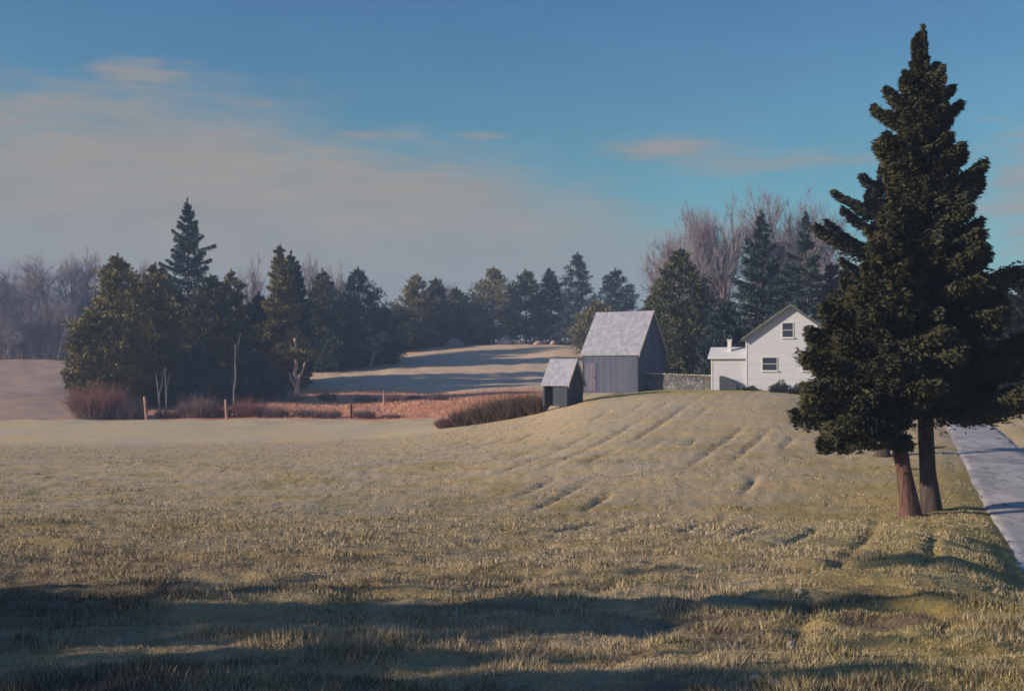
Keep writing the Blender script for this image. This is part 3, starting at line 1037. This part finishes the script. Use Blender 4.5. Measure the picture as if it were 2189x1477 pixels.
stem('forked pink dead trunk standing before the pines', [(634, 836), (636, 812), (630, 800), (634, 785), (632, 750), (630, 722)], 152, .34, M_dead, 'dead_tree', 'tree',
     forks=[[(637, 812), (646, 795), (652, 775), (660, 768)], [(632, 825), (622, 812), (618, 795)], [(633, 760), (626, 745), (618, 735)]], seed=1)
stem('slim pale curving trunk at the inner end of the grove', [(790, 782), (797, 765), (800, 750), (795, 735), (792, 722)], 196, .2, M_barkpale, 'birch_stem', seed=2, forks=[[(797, 765), (806, 752), (812, 740)]])
stem('pale birch stem leaning away in the grove, right of the other two', [(500, 862), (501, 835), (504, 810), (503, 770), (504, 735)], 124, .13, M_barkpale, 'birch_stem', seed=3, forks=[[(503, 760), (510, 735), (514, 710)]])
stem('thin pale birch stem leaning outward in the grove, first of a close pair', [(345, 882), (340, 850), (335, 815), (332, 795)], 124, .10, M_barkpale, 'birch_stem', seed=4, forks=[[(340, 850), (346, 820), (349, 790)]])
stem('straight pale birch stem in the grove, second of a close pair', [(356, 884), (357, 845), (354, 812), (353, 785)], 125, .11, M_barkpale, 'birch_stem', seed=5, forks=[[(356, 835), (360, 815), (363, 800)]])


def foliage_pad(label, px, py, Y, wpx, hpx, foliage, parent, seed):
    rg = np.random.default_rng(seed)
    s = Y / F
    n = 900
    v = rg.normal(size=(n, 3)); v /= np.linalg.norm(v, axis=1, keepdims=True)
    loc = np.array(parent.location)
    c = np.array([wx(px, Y), Y - .5, EYE - (py - HOR) * s]) - loc
    C = c + v * (rg.random(n) ** .4)[:, None] * np.array([wpx * s / 2, 1.0, hpx * s / 2])
    V, Fq = leaves(C, v + np.array([0, 0, .6]), .45 * rg.uniform(.6, 1.2, n), .2 * rg.uniform(.6, 1.2, n), rg)
    new_mesh('crown', V, Fq, foliage, False, {'tint': np.repeat(rg.random(n), 4)}, parent)


foliage_pad('', 636, 757, 152, 78, 22, M_olive, bpy.data.objects['dead_tree'], 5)

# ------------------------------------------------------------------ brush at the field edge
bush('large purple and red bare bush at the outer foot of the grove', 205, 123, 110, 78, M_purple, 1, n=520, m2=M_red)
bush('low dark red bush between the purple bush and the first pale post', 275, 122.5, 80, 45, M_purple, 2, n=320)
bush('grey-purple rounded bush in the middle of the grove foot', 424, 122.5, 80, 46, M_purple, 3, n=360)
bush('low brown bush between the two pale posts', 362, 123, 70, 22, M_brown, 13, n=220)
bush('bright red bush just past the second pale post', 532, 123, 62, 40, M_red, 4, n=330)
bush('dark brown bush beside the bright red bush', 588, 122.5, 60, 30, M_purple, 5, n=260)
bush('reddish bush low against the second pale post', 476, 123.5, 44, 26, M_red, 14, n=200)
for k, (lab, px, Y, w, h, m_) in enumerate([
    ('low dark bush by the field edge, next after the brown bush', 652, 122, 56, 22, M_brown),
    ('low dark bush by the field edge, close before the dark post', 702, 122, 62, 24, M_brown),
    ('low dark bush by the field edge, just after the dark post', 778, 122, 56, 20, M_brown),
    ('flat dark bush by the field edge, last of the row', 836, 122, 44, 10, M_brown),
    ('dark bush in the red scrub under the forked pink trunk', 615, 143, 80, 18, M_brown),
    ('small dark bush in the red scrub beside the forked pink trunk', 700, 145, 44, 22, M_brown),
    ('long dark bush in the middle of the red scrub', 782, 144, 60, 18, M_brown),
    ('small round dark bush past the faint pink stake', 838, 143, 32, 18, M_brown),
    ('small dark bush in the red scrub near the brown hedge', 935, 143, 48, 18, M_brown),
    ('low thin bush in the red scrub between two darker ones', 885, 146, 36, 12, M_brown),
]):
    bush(lab, px, Y, w, h, m_, 30 + k, n=200, group='low bushes in the red scrub', m2=M_purple)

# brown hedge running up to the shed: a row of separate bushes
hedge_lab = ['reddish end bush of the brown hedge, lowest down the slope', 'second bush of the brown hedge, dark at the foot', 'third bush of the brown hedge, wide and rounded',
             'fourth bush of the brown hedge, taller and olive brown', 'fifth bush of the brown hedge, close before the shed', 'last dark bush of the brown hedge, touching the shed']
for k, (px, Y, w, h) in enumerate([(955, 92, 46, 26), (995, 91, 60, 42), (1040, 90, 66, 52), (1085, 89, 66, 56), (1125, 88.5, 56, 50), (1150, 87.5, 44, 42)]):
    bush(hedge_lab[k], px, Y, w, h, M_purple if k == 0 else M_brown, 60 + k, 'hedge_bush', 'bushes of the brown hedge', n=430, thick=.016, m2=M_brown if k else M_red)
# dark foundation plants of the house
leafy_bush('dark evergreen bush at the foot of the house gable', 1668, 86.2, 50, 24, M_blue, 1, n=1500)
leafy_bush('small dark bush nearest the big conifers at the house wall', 1705, 85.8, 36, 20, M_blue, 2, n=1100)
leafy_bush('little dark bush against the low wing of the house', 1602, 88.0, 40, 9, M_spruce, 3, n=700)

# ------------------------------------------------------------------ red scrub and field grass (uncountable)
def blades(name, n, fx, fy, hgt, wid, colfn, seed, m):
    rg = np.random.default_rng(seed)
    x, y = fx(rg, n), fy(rg, n)
    px = x
    X = (px - 1094.5) / F * y
    ok = road_mask(X, y) < .8
    X, y = X[ok], y[ok]
    n = len(X)
    z = height(X, y)
    h = hgt(rg, n, X, y); w = wid(rg, n, y)
    a = rg.uniform(0, 2 * PI, n)
    ln = rg.normal(size=(n, 2)) * .45 * h[:, None]
    V = np.empty((n, 3, 3))
    V[:, 0] = np.stack([X - np.cos(a) * w, y - np.sin(a) * w, z - .03], 1)
    V[:, 1] = np.stack([X + np.cos(a) * w, y + np.sin(a) * w, z - .03], 1)
    V[:, 2] = np.stack([X + ln[:, 0], y + ln[:, 1], z + h], 1)
    c = colfn(rg, n, X, y)
    o = new_mesh(name, V.reshape(-1, 3), np.arange(n * 3).reshape(n, 3), m, False, {'cover': np.repeat(c, 3, axis=0)})
    return o


mg, N, b = mat('grass_blades', None, .9, .08)
at = N.n('ShaderNodeAttribute', attribute_name='cover')
N.l(at.outputs['Color'], b.inputs['Base Color'])


def gcol(rg, n, X, Y):
    straw = np.array([.54, .44, .28]); tan = np.array([.46, .37, .245]); green = np.array([.29, .25, .11]); brown = np.array([.20, .15, .10])
    g = np.clip(vn(X * .5 + 4, Y * .5) * 1.6 + vn(X * 1.7, Y * 1.7) + .5 + np.clip((X / np.maximum(Y, 1) * F - 350) / 700, -.3, .45), 0, 1)
    k = rg.random(n)
    c = np.where((k < .30 + .0 * g)[:, None], straw, tan)
    c = np.where((rg.random(n) < g * .6)[:, None], green, c)
    c = np.where((rg.random(n) < .10)[:, None], brown, c)
    shade_k = np.clip((vn(X * .35 + 2, Y * .9) + .8 * vn(X * .9, Y * 2.2) + .25 * np.clip(-X / 8, -1, 1)) / .4, 0, 1) * np.clip((28 - Y) / 12, 0, 1)  # near blades turned brown to carry the same painted foreground shade
    c = np.where((rg.random(n) < shade_k * .7)[:, None], brown, c)
    return c * rg.uniform(.7, 1.2, (n, 1))


def ghgt(rg, n, X, Y):
    cl = np.clip(vn(X * 1.3, Y * 1.3) * 1.4 + vn(X * 3.5, Y * 3.5) + .5, .08, 1.4)
    return (.02 + .09 * cl ** 1.7) * rg.uniform(.4, 1.3, n) * np.clip(30 / Y, .6, 1)


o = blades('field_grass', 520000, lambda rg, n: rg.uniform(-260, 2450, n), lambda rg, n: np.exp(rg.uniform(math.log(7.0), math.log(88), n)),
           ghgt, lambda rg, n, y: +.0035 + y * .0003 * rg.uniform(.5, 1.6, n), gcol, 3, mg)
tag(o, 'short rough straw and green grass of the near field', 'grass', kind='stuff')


def scol(rg, n, X, Y):
    a = np.array([.66, .33, .21]); b2 = np.array([.60, .42, .28]); c2 = np.array([.30, .16, .11])
    k = rg.random(n)[:, None]
    c = np.where(k < .5, a, np.where(k < .85, b2, c2))
    return c * rg.uniform(.75, 1.2, (n, 1))


o = blades('dry_scrub', 16000, lambda rg, n: rg.uniform(540, 1090, n), lambda rg, n: rg.uniform(121, 156, n),
           lambda rg, n, X, Y: rg.uniform(.08, .34, n), lambda rg, n, y: rg.uniform(.02, .05, n), scol, 5, mg)
tag(o, 'rusty red dry scrub beyond the field edge', 'scrub', kind='stuff')


# ------------------------------------------------------------------ posts
def post(label, px, top, base, Y, r, m, tilt=0.0, seed=0, name='fence_post', group=None):
    rg = np.random.default_rng(seed)
    x0 = wx(px, Y); z0 = hz(x0, Y); s = Y / F
    h = (base - top) * s
    P = np.array([(0, 0, -.3), (tilt * .3, 0, h * .3), (tilt * .7, .01, h * .7), (tilt, 0, h * .97), (tilt, 0, h)])
    V, Fc = polytube(P, np.array([r, r, r * .9, r * .8, r * .45]), 9, rg, .05)
    V = np.vstack([V, P[-1:]])
    k = len(V) - 1
    cap = np.array([(k - 9 + i, k - 9 + (i + 1) % 9, k) for i in range(9)])
    o = new_mesh(name, V, [Fc, cap], m, False)
    o.location = (x0, Y, z0)
    tag(o, label, 'post', group)
    return o


PG = 'old posts at the edge of the field'
post('pale leaning post beside the purple bushes', 314, 842, 893, 120.6, .17, M_post, -.25, 1, group=PG)
post('pale upright post beside the red bush', 485, 850, 893, 120.6, .15, M_post, -.15, 2, group=PG)
post('short dark post among the low bushes', 750, 862, 894, 120.8, .14, M_barkdk, .05, 3, group=PG)
post('faint pink stake in the red scrub', 821, 832, 862, 139, .15, M_post, .0, 4, group=PG)


# ------------------------------------------------------------------ building materials
def boards(name, a, b2, vert=True, pitch=6.0, axis=0, bump=.5, gapc=.35):
    m, N, b = mat(name, None, .85, .2)
    g = N.n('ShaderNodeTexCoord')
    sp_ = N.n('ShaderNodeSeparateXYZ'); N.l(g.outputs['Object'], sp_.inputs[0])
    if vert:
        q = N.m('ADD', sp_.outputs[0], sp_.outputs[1])
    else:
        q = sp_.outputs[2]
    q = N.m('MULTIPLY', q, pitch)
    fr = N.m('FRACT', q)
    gap = N.m('MULTIPLY', N.step(fr, .0, .10), N.step(N.m('SUBTRACT', 1.0, fr), .0, .06))
    fl = N.m('FLOOR', q)
    wn = N.n('ShaderNodeTexWhiteNoise', noise_dimensions='1D'); N.l(fl, wn.inputs['W'])
    nz = N.noise(N.mapping(g.outputs['Object'], (5, 5, 1.2) if vert else (1.2, 1.2, 6)), 1.0, 5, .65)
    big = N.noise(g.outputs['Object'], .9, 4, .6)
    f = N.m('ADD', N.m('MULTIPLY', wn.outputs['Value'], .35), N.m('ADD', N.m('MULTIPLY', nz, .5), N.m('MULTIPLY', N.m('SUBTRACT', big, .35), .6)), clamp=True)
    c = N.mix(f, a, b2)
    c = N.mix(gap, N.mix(1.0, c, (gapc, gapc, gapc), 'MULTIPLY'), c)
    N.l(c, b.inputs['Base Color'])
    bp = N.n('ShaderNodeBump', _Strength=bump, _Distance=.02)
    N.l(gap, bp.inputs['Height']); N.l(bp.outputs[0], b.inputs['Normal'])
    return m


M_barn = boards('weathered_barn_boards', (.06, .072, .12), (.135, .14, .19), True, 4.5)
M_shedw = boards('shed_boards', (.035, .045, .06), (.08, .085, .105), True, 5)
M_clap = boards('white_clapboard', (.46, .47, .51), (.60, .60, .62), False, 6.5, bump=.12, gapc=.85)


def roofmat(name, a, b2, rows=3.5):
    m, N, b = mat(name, None, .7, .3)
    g = N.n('ShaderNodeTexCoord')
    nz = N.noise(N.mapping(g.outputs['Object'], (2.6, 2.6, 2.0)), 1.0, 6, .65)
    n2_ = N.noise(N.mapping(g.outputs['Object'], (14, 14, 10)), 1.0, 4, .6)
    sp_ = N.n('ShaderNodeSeparateXYZ'); N.l(g.outputs['Object'], sp_.inputs[0])
    fr = N.m('FRACT', N.m('MULTIPLY', sp_.outputs[2], rows))
    gp = N.step(fr, 0, .16)
    c = N.mix(N.step(nz, .35, .65), a, b2)
    c = N.mix(N.m('MULTIPLY', N.step(n2_, .5, .75), .4), c, N.mix(1.0, c, (.6, .6, .62), 'MULTIPLY'))
    c = N.mix(gp, N.mix(1.0, c, (.84, .84, .85), 'MULTIPLY'), c)
    N.l(c, b.inputs['Base Color'])
    return m


M_roof = roofmat('grey_shingle_roof', (.25, .26, .31), (.37, .37, .41))
M_roofh = roofmat('mossy_house_roof', (.13, .135, .10), (.22, .22, .15))
M_white, _, _ = mat('white_trim_paint', (.66, .65, .63), .6, .3)
M_rake, _, _ = mat('weathered_rake_board', (.40, .33, .30), .8, .2)
M_dark, _, _ = mat('dark_trim', (.06, .07, .085), .8, .2)
M_glass, _, gb = mat('window_glass', (.03, .04, .06), .12, .5)
m_, N, b = mat('fieldstone', None, .95, .1)
g_ = N.n('ShaderNodeTexCoord')
vo = N.n('ShaderNodeTexVoronoi', feature='F1'); vo.inputs['Scale'].default_value = 3.2
N.l(g_.outputs['Object'], vo.inputs['Vector'])
ve = N.n('ShaderNodeTexVoronoi', feature='DISTANCE_TO_EDGE'); ve.inputs['Scale'].default_value = 3.2
N.l(g_.outputs['Object'], ve.inputs['Vector'])
sv = N.n('ShaderNodeSeparateColor'); N.l(vo.outputs['Color'], sv.inputs[0])
c_ = N.mix(sv.outputs[0], (.13, .125, .12), (.26, .24, .23))
c_ = N.mix(N.step(ve.outputs['Distance'], 0, .05), (.05, .05, .05), c_)
N.l(c_, b.inputs['Base Color'])
bp = N.n('ShaderNodeBump', _Strength=.8, _Distance=.05); N.l(N.step(ve.outputs['Distance'], 0, .12), bp.inputs['Height']); N.l(bp.outputs[0], b.inputs['Normal'])
M_stone = m_
m_, N, b = mat('pale_stone', None, .9, .15)
g_ = N.n('ShaderNodeTexCoord')
N.l(N.mix(N.noise(g_.outputs['Object'], 4, 5, .6), (.34, .29, .22), (.62, .55, .44)), b.inputs['Base Color'])
M_pale = m_


def gable_roof(name, L0, L1, W, eave, rise, over, th, m, parent, axis='x', cx=0.0):
    """ridge along axis; half width W, overhang over at the eaves; L0..L1 along the ridge"""
    sl = rise / W
    mb = MB()
    for sgn in (-1, 1):
        e = W + over
        ze = eave - over * sl
        poly = [(cx + 0, eave + rise), (cx + 0, eave + rise + th), (cx + sgn * e, ze + th), (cx + sgn * e, ze)]
        mb.prism(poly, axis, L0, L1)
    return mb.build(name, m, parent)


def window(x0, x1, z0, z1, yf, parent, mullion=True, frame=.05):
    """window on a wall facing -y at y = yf"""
    mb = MB()
    mb.box(x0 - frame, x0, yf - .05, yf + .02, z0 - frame, z1 + frame)
    mb.box(x1, x1 + frame, yf - .05, yf + .02, z0 - frame, z1 + frame)
    mb.box(x0, x1, yf - .05, yf + .02, z1, z1 + frame)
    mb.box(x0, x1, yf - .05, yf + .02, z0 - frame, z0)
    if mullion:
        zm = (z0 + z1) / 2
        mb.box(x0, x1, yf - .035, yf + .01, zm - .02, zm + .02)
    w = mb.build('window', M_white, parent)
    p = MB(); p.box(x0, x1, yf - .02, yf + .01, z0, z1)
    p.build('pane', M_glass, w)
    sl = MB(); sl.box(x0 - frame - .08, x1 + frame + .08, yf - .14, yf + .02, z0 - frame - .07, z0 - frame)
    sl.build('sill', M_white, w)
    return w


# ------------------------------------------------------------------ the barn
def barn(px, row, Y, th, L, Wd, eave_h, rise, name, label, wall_m, over=.18, open_front=False):
    """px = column of the corner between the long front wall and the end gable"""
    x0 = wx(px, Y)
    # local frame: corner at origin, long wall along -x, depth +y
    zc = EYE - (row - HOR) / F * Y + .15
    root = empty(name, (x0, Y, zc - .15), th)
    tag(root, label, name.split('_')[-1])
    if not open_front:
        mb = MB()
        mb.box(-L, 0, 0, Wd, -.3, eave_h)
        w = mb.build('wall', wall_m, root)
        for gx0, gx1 in ((-L, -L + .06), (-.06, 0)):
            g = MB(); g.prism([(0, eave_h + .003), (Wd, eave_h + .003), (Wd / 2, eave_h + rise - .02)], 'x', gx0, gx1)
            g.build('gable', wall_m, root)
    else:
        mb = MB()
        mb.box(-L, 0, Wd - .1, Wd, -.3, eave_h)
        mb.box(-L, -L + .1, .05, Wd - .1, -.3, eave_h)
        mb.box(-.1, 0, .05, Wd - .1, -.3, eave_h)
        mb.build('wall', wall_m, root)
        f = MB(); f.box(-L * .62, -.1, .05, .13, -.3, eave_h * .93)
        f.build('front_boards', wall_m, root)
        for xx in (-L + .0, -.14):
            p = MB(); p.box(xx, xx + .14, -.09, .05, -.3, eave_h - .02)
            p.build('post', M_dark, root)
        for gx0, gx1 in ((-L, -L + .06), (-.06, 0)):
            g = MB(); g.prism([(0, eave_h + .003), (Wd, eave_h + .003), (Wd / 2, eave_h + rise - .02)], 'x', gx0, gx1)
            g.build('gable', wall_m, root)
    # roof (ridge along x)
    mb = MB()
    sl = rise / (Wd / 2)
    tk = .09
    for sgn in (-1, 1):
        e = Wd / 2 + over
        ze = eave_h - over * sl
        c = Wd / 2
        poly = [(c, eave_h + rise), (c, eave_h + rise + tk), (c + sgn * e, ze + tk), (c + sgn * e, ze)]
        mb.prism(poly, 'x', -L - .15, .15)
    rf = mb.build('roof', M_roof, root)
    # rake boards at the near gable
    rk = MB()
    for sgn in (-1, 1):
        e = Wd / 2 + over
        ze = eave_h - over * sl
        c = Wd / 2
        poly = [(c, eave_h + rise - .12), (c, eave_h + rise + tk + .03), (c + sgn * e, ze + tk + .03), (c + sgn * e, ze - .12)]
        rk.prism(poly, 'x', .153, .22)
    rk.build('rake_board', M_rake, root)
    return root


B = barn(1364, 833, 92, R(-33), 5.2, 5.2, 3.05, 3.45, 'old_barn', 'grey weathered barn with a steep pale roof, larger of the two outbuildings', M_barn)
d = MB(); d.box(-4.9, -3.9, -.05, -.003, -.1, 2.2); dd_ = d.build('door', boards('pinkish_door_boards', (.11, .11, .155), (.20, .17, .20), True, 4), B)
h_ = MB(); h_.box(-4.05, -3.98, -.10, -.053, .9, 1.15); h_.build('handle', M_dark, dd_)
for xx in (-5.2 - .012, -.10):
    cbm = MB(); cbm.box(xx, xx + .112, -.035, -.003, -.3, 2.85)
    cbm.build('corner_board', M_dark, B)
barn(1213, 860, 84.5, R(-35), 2.15, 2.25, 1.45, 1.75, 'small_shed', 'small open-fronted dark shed with a pale steep roof at the end of the hedge', M_shedw, .14, True)


# ------------------------------------------------------------------ the white house
def house():
    Y = 88.0
    x0 = wx(1690, Y)
    z0 = hz(x0, Y)
    th = R(-17)
    root = empty('white_house', (x0, Y, EYE - (831 - HOR) / F * Y), th)
    tag(root, 'white clapboard farmhouse with a steep gable and low side wing, half behind the big conifers', 'house')
    hw, dep, ev, rise = 3.45, 6.2, 4.0, 2.45
    mb = MB()
    mb.box(-hw, hw, 0, dep, -.4, ev)
    mb.build('wall', M_clap, root)
    for a0, a1 in ((0, .1), (dep - .1, dep)):
        g = MB(); g.prism([(-hw, ev + .003), (hw, ev + .003), (0, ev + rise - .02)], 'y', a0, a1)
        g.build('gable', M_clap, root)
    sl = rise / hw
    ov = .32
    rf = gable_roof('roof', -.38, dep + .3, hw, ev + .02, rise, ov, .16, M_roofh, root, 'y')
    rk = MB()
    for sgn in (-1, 1):
        e = hw + ov; ze = ev + .02 - ov * sl
        rk.prism([(0, ev + rise - .06), (0, ev + .02 + rise + .05), (sgn * e, ze + .05), (sgn * e, ze - .10)], 'y', -.43, -.383)
    rk.build('rake_board', M_dark, rf)
    # chimney-less ridge as in the picture
    window(-.62, .18, ev + .05, ev + 1.15, -.003, root)
    window(-2.15, -1.05, 1.45, 2.45, -.003, root)
    window(.9, 1.9, 1.45, 2.45, -.003, root)
    for xx in (-hw - .012, hw - .10):
        cb = MB(); cb.box(xx, xx + .112, -.035, -.003, -.3, ev - .2)
        cb.build('corner_board', M_white, root)
    # side wing
    wg = MB()
    wx0, wx1, wy0, wy1, wh = -hw - 2.75, -hw - .003, .25, 3.6, 2.35
    wg.box(wx0, wx1, wy0, wy1, -.4, wh)
    wg.build('wing_wall', M_clap, root)
    wr = MB()
    wr.prism([(wy0 - .3, wh + .01), (wy0 - .3, wh + .12), (wy1 - 1.5, wh + .98), (wy1 + .2, wh + .12), (wy1 + .2, wh + .01)], 'x', wx0 - .25, wx1)
    wr.build('wing_roof', M_white, root)
    ch = MB(); ch.box(wx0 + 1.2, wx0 + 1.5, wy0 + .9, wy0 + 1.2, wh + .3, wh + 1.5)
    c_o = ch.build('chimney', M_white, root, .02)
    cc = MB(); cc.box(wx0 + 1.15, wx0 + 1.55, wy0 + .85, wy0 + 1.25, wh + 1.503, wh + 1.58)
    cc.build('cap', M_white, c_o)
    cw = MB()
    cw.box(wx0 - .012, wx0 + .1, wy0 - .035, wy0 - .003, -.3, wh - .05)
    cw.build('corner_board', M_white, root)
    # slanting cellar hatch at the foot of the wing
    hb = MB()
    hb.prism([(wx0 + .75, -.3), (wx0 + .75, 1.0), (wx0 + .95, 1.0), (wx0 + 2.1, .35), (wx0 + 2.1, -.3)], 'y', wy0 - .9, wy0 - .003)
    hb.build('cellar_hatch', M_dark, root)


house()


# ------------------------------------------------------------------ stone wall between barn and house
def stone_wall():
    Y0, Y1 = 93.5, 91.0
    xa, xb = wx(1374, Y0), wx(1540, Y1)
    root = empty('stone_wall', ((xa + xb) / 2, (Y0 + Y1) / 2, 0))
    tag(root, 'low grey fieldstone wall with a pale top, between the barn and the house', 'wall')
    rg = np.random.default_rng(5)
    n = 40
    V = []
    for i in range(n + 1):
        t = i / n
        x = xa + (xb - xa) * t; y = Y0 + (Y1 - Y0) * t
        zt = EYE - ((800 + 6 * t) - HOR) / F * y + rg.normal() * .02
        zb = hz(x, y) - .3
        for (dy, z) in ((-.28, zb), (-.25, zt), (.25, zt), (.28, zb)):
            V.append((x - root.location.x, y + dy + rg.normal() * .02 - root.location.y, z))
    Fc = []
    for i in range(n):
        for k in range(3):
            a = i * 4 + k
            Fc.append((a, a + 4, a + 5, a + 1))
    Fc += [(0, 1, 2, 3), (n * 4 + 3, n * 4 + 2, n * 4 + 1, n * 4)]
    new_mesh('stonework', np.array(V), np.array(Fc), M_stone, False, None, root)
    # cap stones
    Vc, Fcc = [], []
    k = 26
    for i in range(k):
        t0, t1 = i / k + .001, (i + 1) / k - .001
        hgt = rg.uniform(.07, .12)
        b0 = len(Vc)
        for t in (t0, t1):
            x = xa + (xb - xa) * t - root.location.x; y = Y0 + (Y1 - Y0) * t - root.location.y
            zt = EYE - ((800 + 6 * t) - HOR) / F * (y + root.location.y) + .035
            for dy, dz in ((-.33, 0), (.33, 0), (.33, hgt), (-.33, hgt)):
                Vc.append((x, y + dy, zt + dz))
        Fcc += [(b0, b0 + 1, b0 + 2, b0 + 3), (b0 + 7, b0 + 6, b0 + 5, b0 + 4)]
        for q in range(4):
            r_ = (q + 1) % 4
            Fcc.append((b0 + q, b0 + 4 + q, b0 + 4 + r_, b0 + r_))
    new_mesh('cap_stones', np.array(Vc), np.array(Fcc), M_pale, False, None, root)


stone_wall()


# ------------------------------------------------------------------ stones, and lumps for sunlit far ground
def stone(label, px, Y, wpx, hpx, m, seed, name='field_stone', group=None, sink=.25, cat='stone'):
    import bmesh
    rg = np.random.default_rng(seed)
    x0 = wx(px, Y); s = Y / F
    bm = bmesh.new()
    bmesh.ops.create_icosphere(bm, subdivisions=3, radius=1)
    w, h = wpx * s / 2, hpx * s / 2 * 1.3
    ph = rg.uniform(0, 6, 6)
    for v in bm.verts:
        c = v.co
        k = 1 + .16 * math.sin(c.x * 2.3 + ph[0]) * math.cos(c.y * 2.7 + ph[1]) + .10 * math.sin(c.z * 4 + ph[2] + c.x * 3) + .04 * math.sin(c.y * 9 + ph[3])
        v.co = Vector((c.x * w * k, c.y * w * .8 * k, max(c.z, -.6) * h * k))
    me = bpy.data.meshes.new(name); bm.to_mesh(me); bm.free()
    for p in me.polygons:
        p.use_smooth = True
    me.materials.append(m)
    o = bpy.data.objects.new(name, me); COL.objects.link(o)
    o.location = (x0, Y, hz(x0, Y) + h * (1 - sink * 2) * .5)
    o.rotation_euler = (0, 0, rg.uniform(0, 6))
    tag(o, label, cat, group)


def y_at(px, row):     # distance at which the ground shows at this pixel row
    ys = np.exp(np.linspace(math.log(7), math.log(90), 900))
    z = height(wx(px, ys), ys)
    rows = HOR + (EYE - z) / ys * F
    i = np.argmax(rows <= row)
    return float(ys[i])


SG = 'pale stones lying in the near grass'
stone('largest pale rounded stone in the grass towards the lane', 1692, y_at(1692, 1392), 30, 26, M_pale, 1, group=SG)
stone('pale stone touching the largest one', 1718, y_at(1718, 1394), 30, 18, M_pale, 2, group=SG)
stone('small yellowish stone at the upper rim of the shadow band', 1707, y_at(1707, 1270), 20, 12, M_pale, 3, group=SG)
stone('small pale upright stone in the middle of the shadow', 976, y_at(976, 1316), 9, 18, M_pale, 4, group=SG)
stone('flat pale stone at the bottom rim of the picture', 1660, y_at(1660, 1466), 40, 14, M_pale, 5, group=SG)
stone('small pale stone below the bottom shadow band', 1615, y_at(1615, 1452), 34, 10, M_pale, 6, group=SG)
BG_ = 'pale lumps standing in for sunlit ground under the far pines'  # added lumps imitate sunlit far ground glimpsed between the trunks
stone('widest peach lump for sunlit ground under the knob-topped far pine', 1080, 238, 34, 14, M_dead, 11, 'sunlit_lump', BG_, cat='sunlit_lump')
stone('small peach lump for sunlit ground next to the widest one under the far pines', 1110, 238.5, 18, 12, M_dead, 12, 'sunlit_lump', BG_, cat='sunlit_lump')
stone('third peach lump for sunlit ground under the far pines, below the narrow dark pine', 1152, 239, 24, 10, M_dead, 13, 'sunlit_lump', BG_, cat='sunlit_lump')
stone('last small peach lump for sunlit ground under the far pines, nearest the shed', 1182, 239, 16, 9, M_dead, 14, 'sunlit_lump', BG_, cat='sunlit_lump')


def hut():
    Y = 238
    x0 = wx(967, Y)
    root = empty('distant_hut', (x0, Y, hz(x0, Y) - .1), R(-25))
    tag(root, 'tiny pale gabled hut under the far pines at the top of the meadow', 'hut')
    a = MB(); a.box(-1.5, 1.5, 0, 2.4, -.3, .9); a.build('wall', M_pale, root)
    gable_roof('roof', -.1, 2.5, 1.5, .92, 1.0, .12, .08, M_rake, root, 'y')
    g = MB(); g.prism([(-1.5, .903), (1.5, .903), (0, 1.9)], 'y', 0, .06); g.build('gable', M_pale, root)


hut()

# ------------------------------------------------------------------ trees beside the viewer that throw the foreground shade
for i, (lab, x, y, h, hw, cb) in enumerate([
    ('conifer outside the frame whose shade reaches across the near grass', -20, 8.4, 8.8, 2.0, .05),
    ('conifer outside the frame nearest the viewer', -17, 4.3, 6.2, 2.1, .03),
    ('second conifer outside the frame, nearer the viewer', -18, 5.8, 5.4, 1.7, .03),
    ('bushy young conifer outside the frame beside the near shade', -19, 7.1, 4.6, 1.8, .03),
    ('small conifer outside the frame, past the long-shaded one', -18, 10.0, 6.0, 2.0, .03),
    ('small conifer outside the frame at the far end of its row', -20, 11.6, 5.2, 1.8, .03),
    ('tall high-crowned pine outside the frame, shading the verge', -40, 7.5, 17.5, 1.8, .82),
]):
    z0 = hz(x, y)
    Yf = 38.0      # build at a nominal distance, then move
    s = Yf / F
    px = 0
    top = HOR - (z0 + h - EYE) / s
    base = HOR - (z0 + h * cb - EYE) / s
    p = cone_prof(px, top + 5, base, hw / s, 'col' if cb > .5 else 'round', rgp)
    # same builder, local frame only
    rt = conifer(lab, px, Yf, top, p, M_spruce, M_barkdk, 200 + i, 'offside_conifer', 'conifers beside the viewer', boughs=44, spray=.4, per=150, kind='pine', up=.15)
    rt.location = (x, y, z0 - .1)
    dz = hz(wx(px, Yf), Yf) - z0
    for c in rt.children:
        if c.name.startswith('crown'):
            c.location = (0, 0, dz)

# ------------------------------------------------------------------ haze
hb = MB(); hb.box(-1450, 1450, -90, 1300, -8, 60)
mh = bpy.data.materials.new('thin_haze'); mh.use_nodes = True
t = mh.node_tree
for n_ in list(t.nodes):
    t.nodes.remove(n_)
vp = t.nodes.new('ShaderNodeVolumePrincipled'); vp.inputs['Density'].default_value = .0007
vp.inputs['Color'].default_value = (.50, .68, 1.0, 1); vp.inputs['Anisotropy'].default_value = .0
ou = t.nodes.new('ShaderNodeOutputMaterial'); t.links.new(vp.outputs[0], ou.inputs['Volume'])
ho = hb.build('haze', mh)
ho['kind'] = 'stuff'
ho['label'] = 'thin blue haze over the whole farmland'
ho['category'] = 'haze'
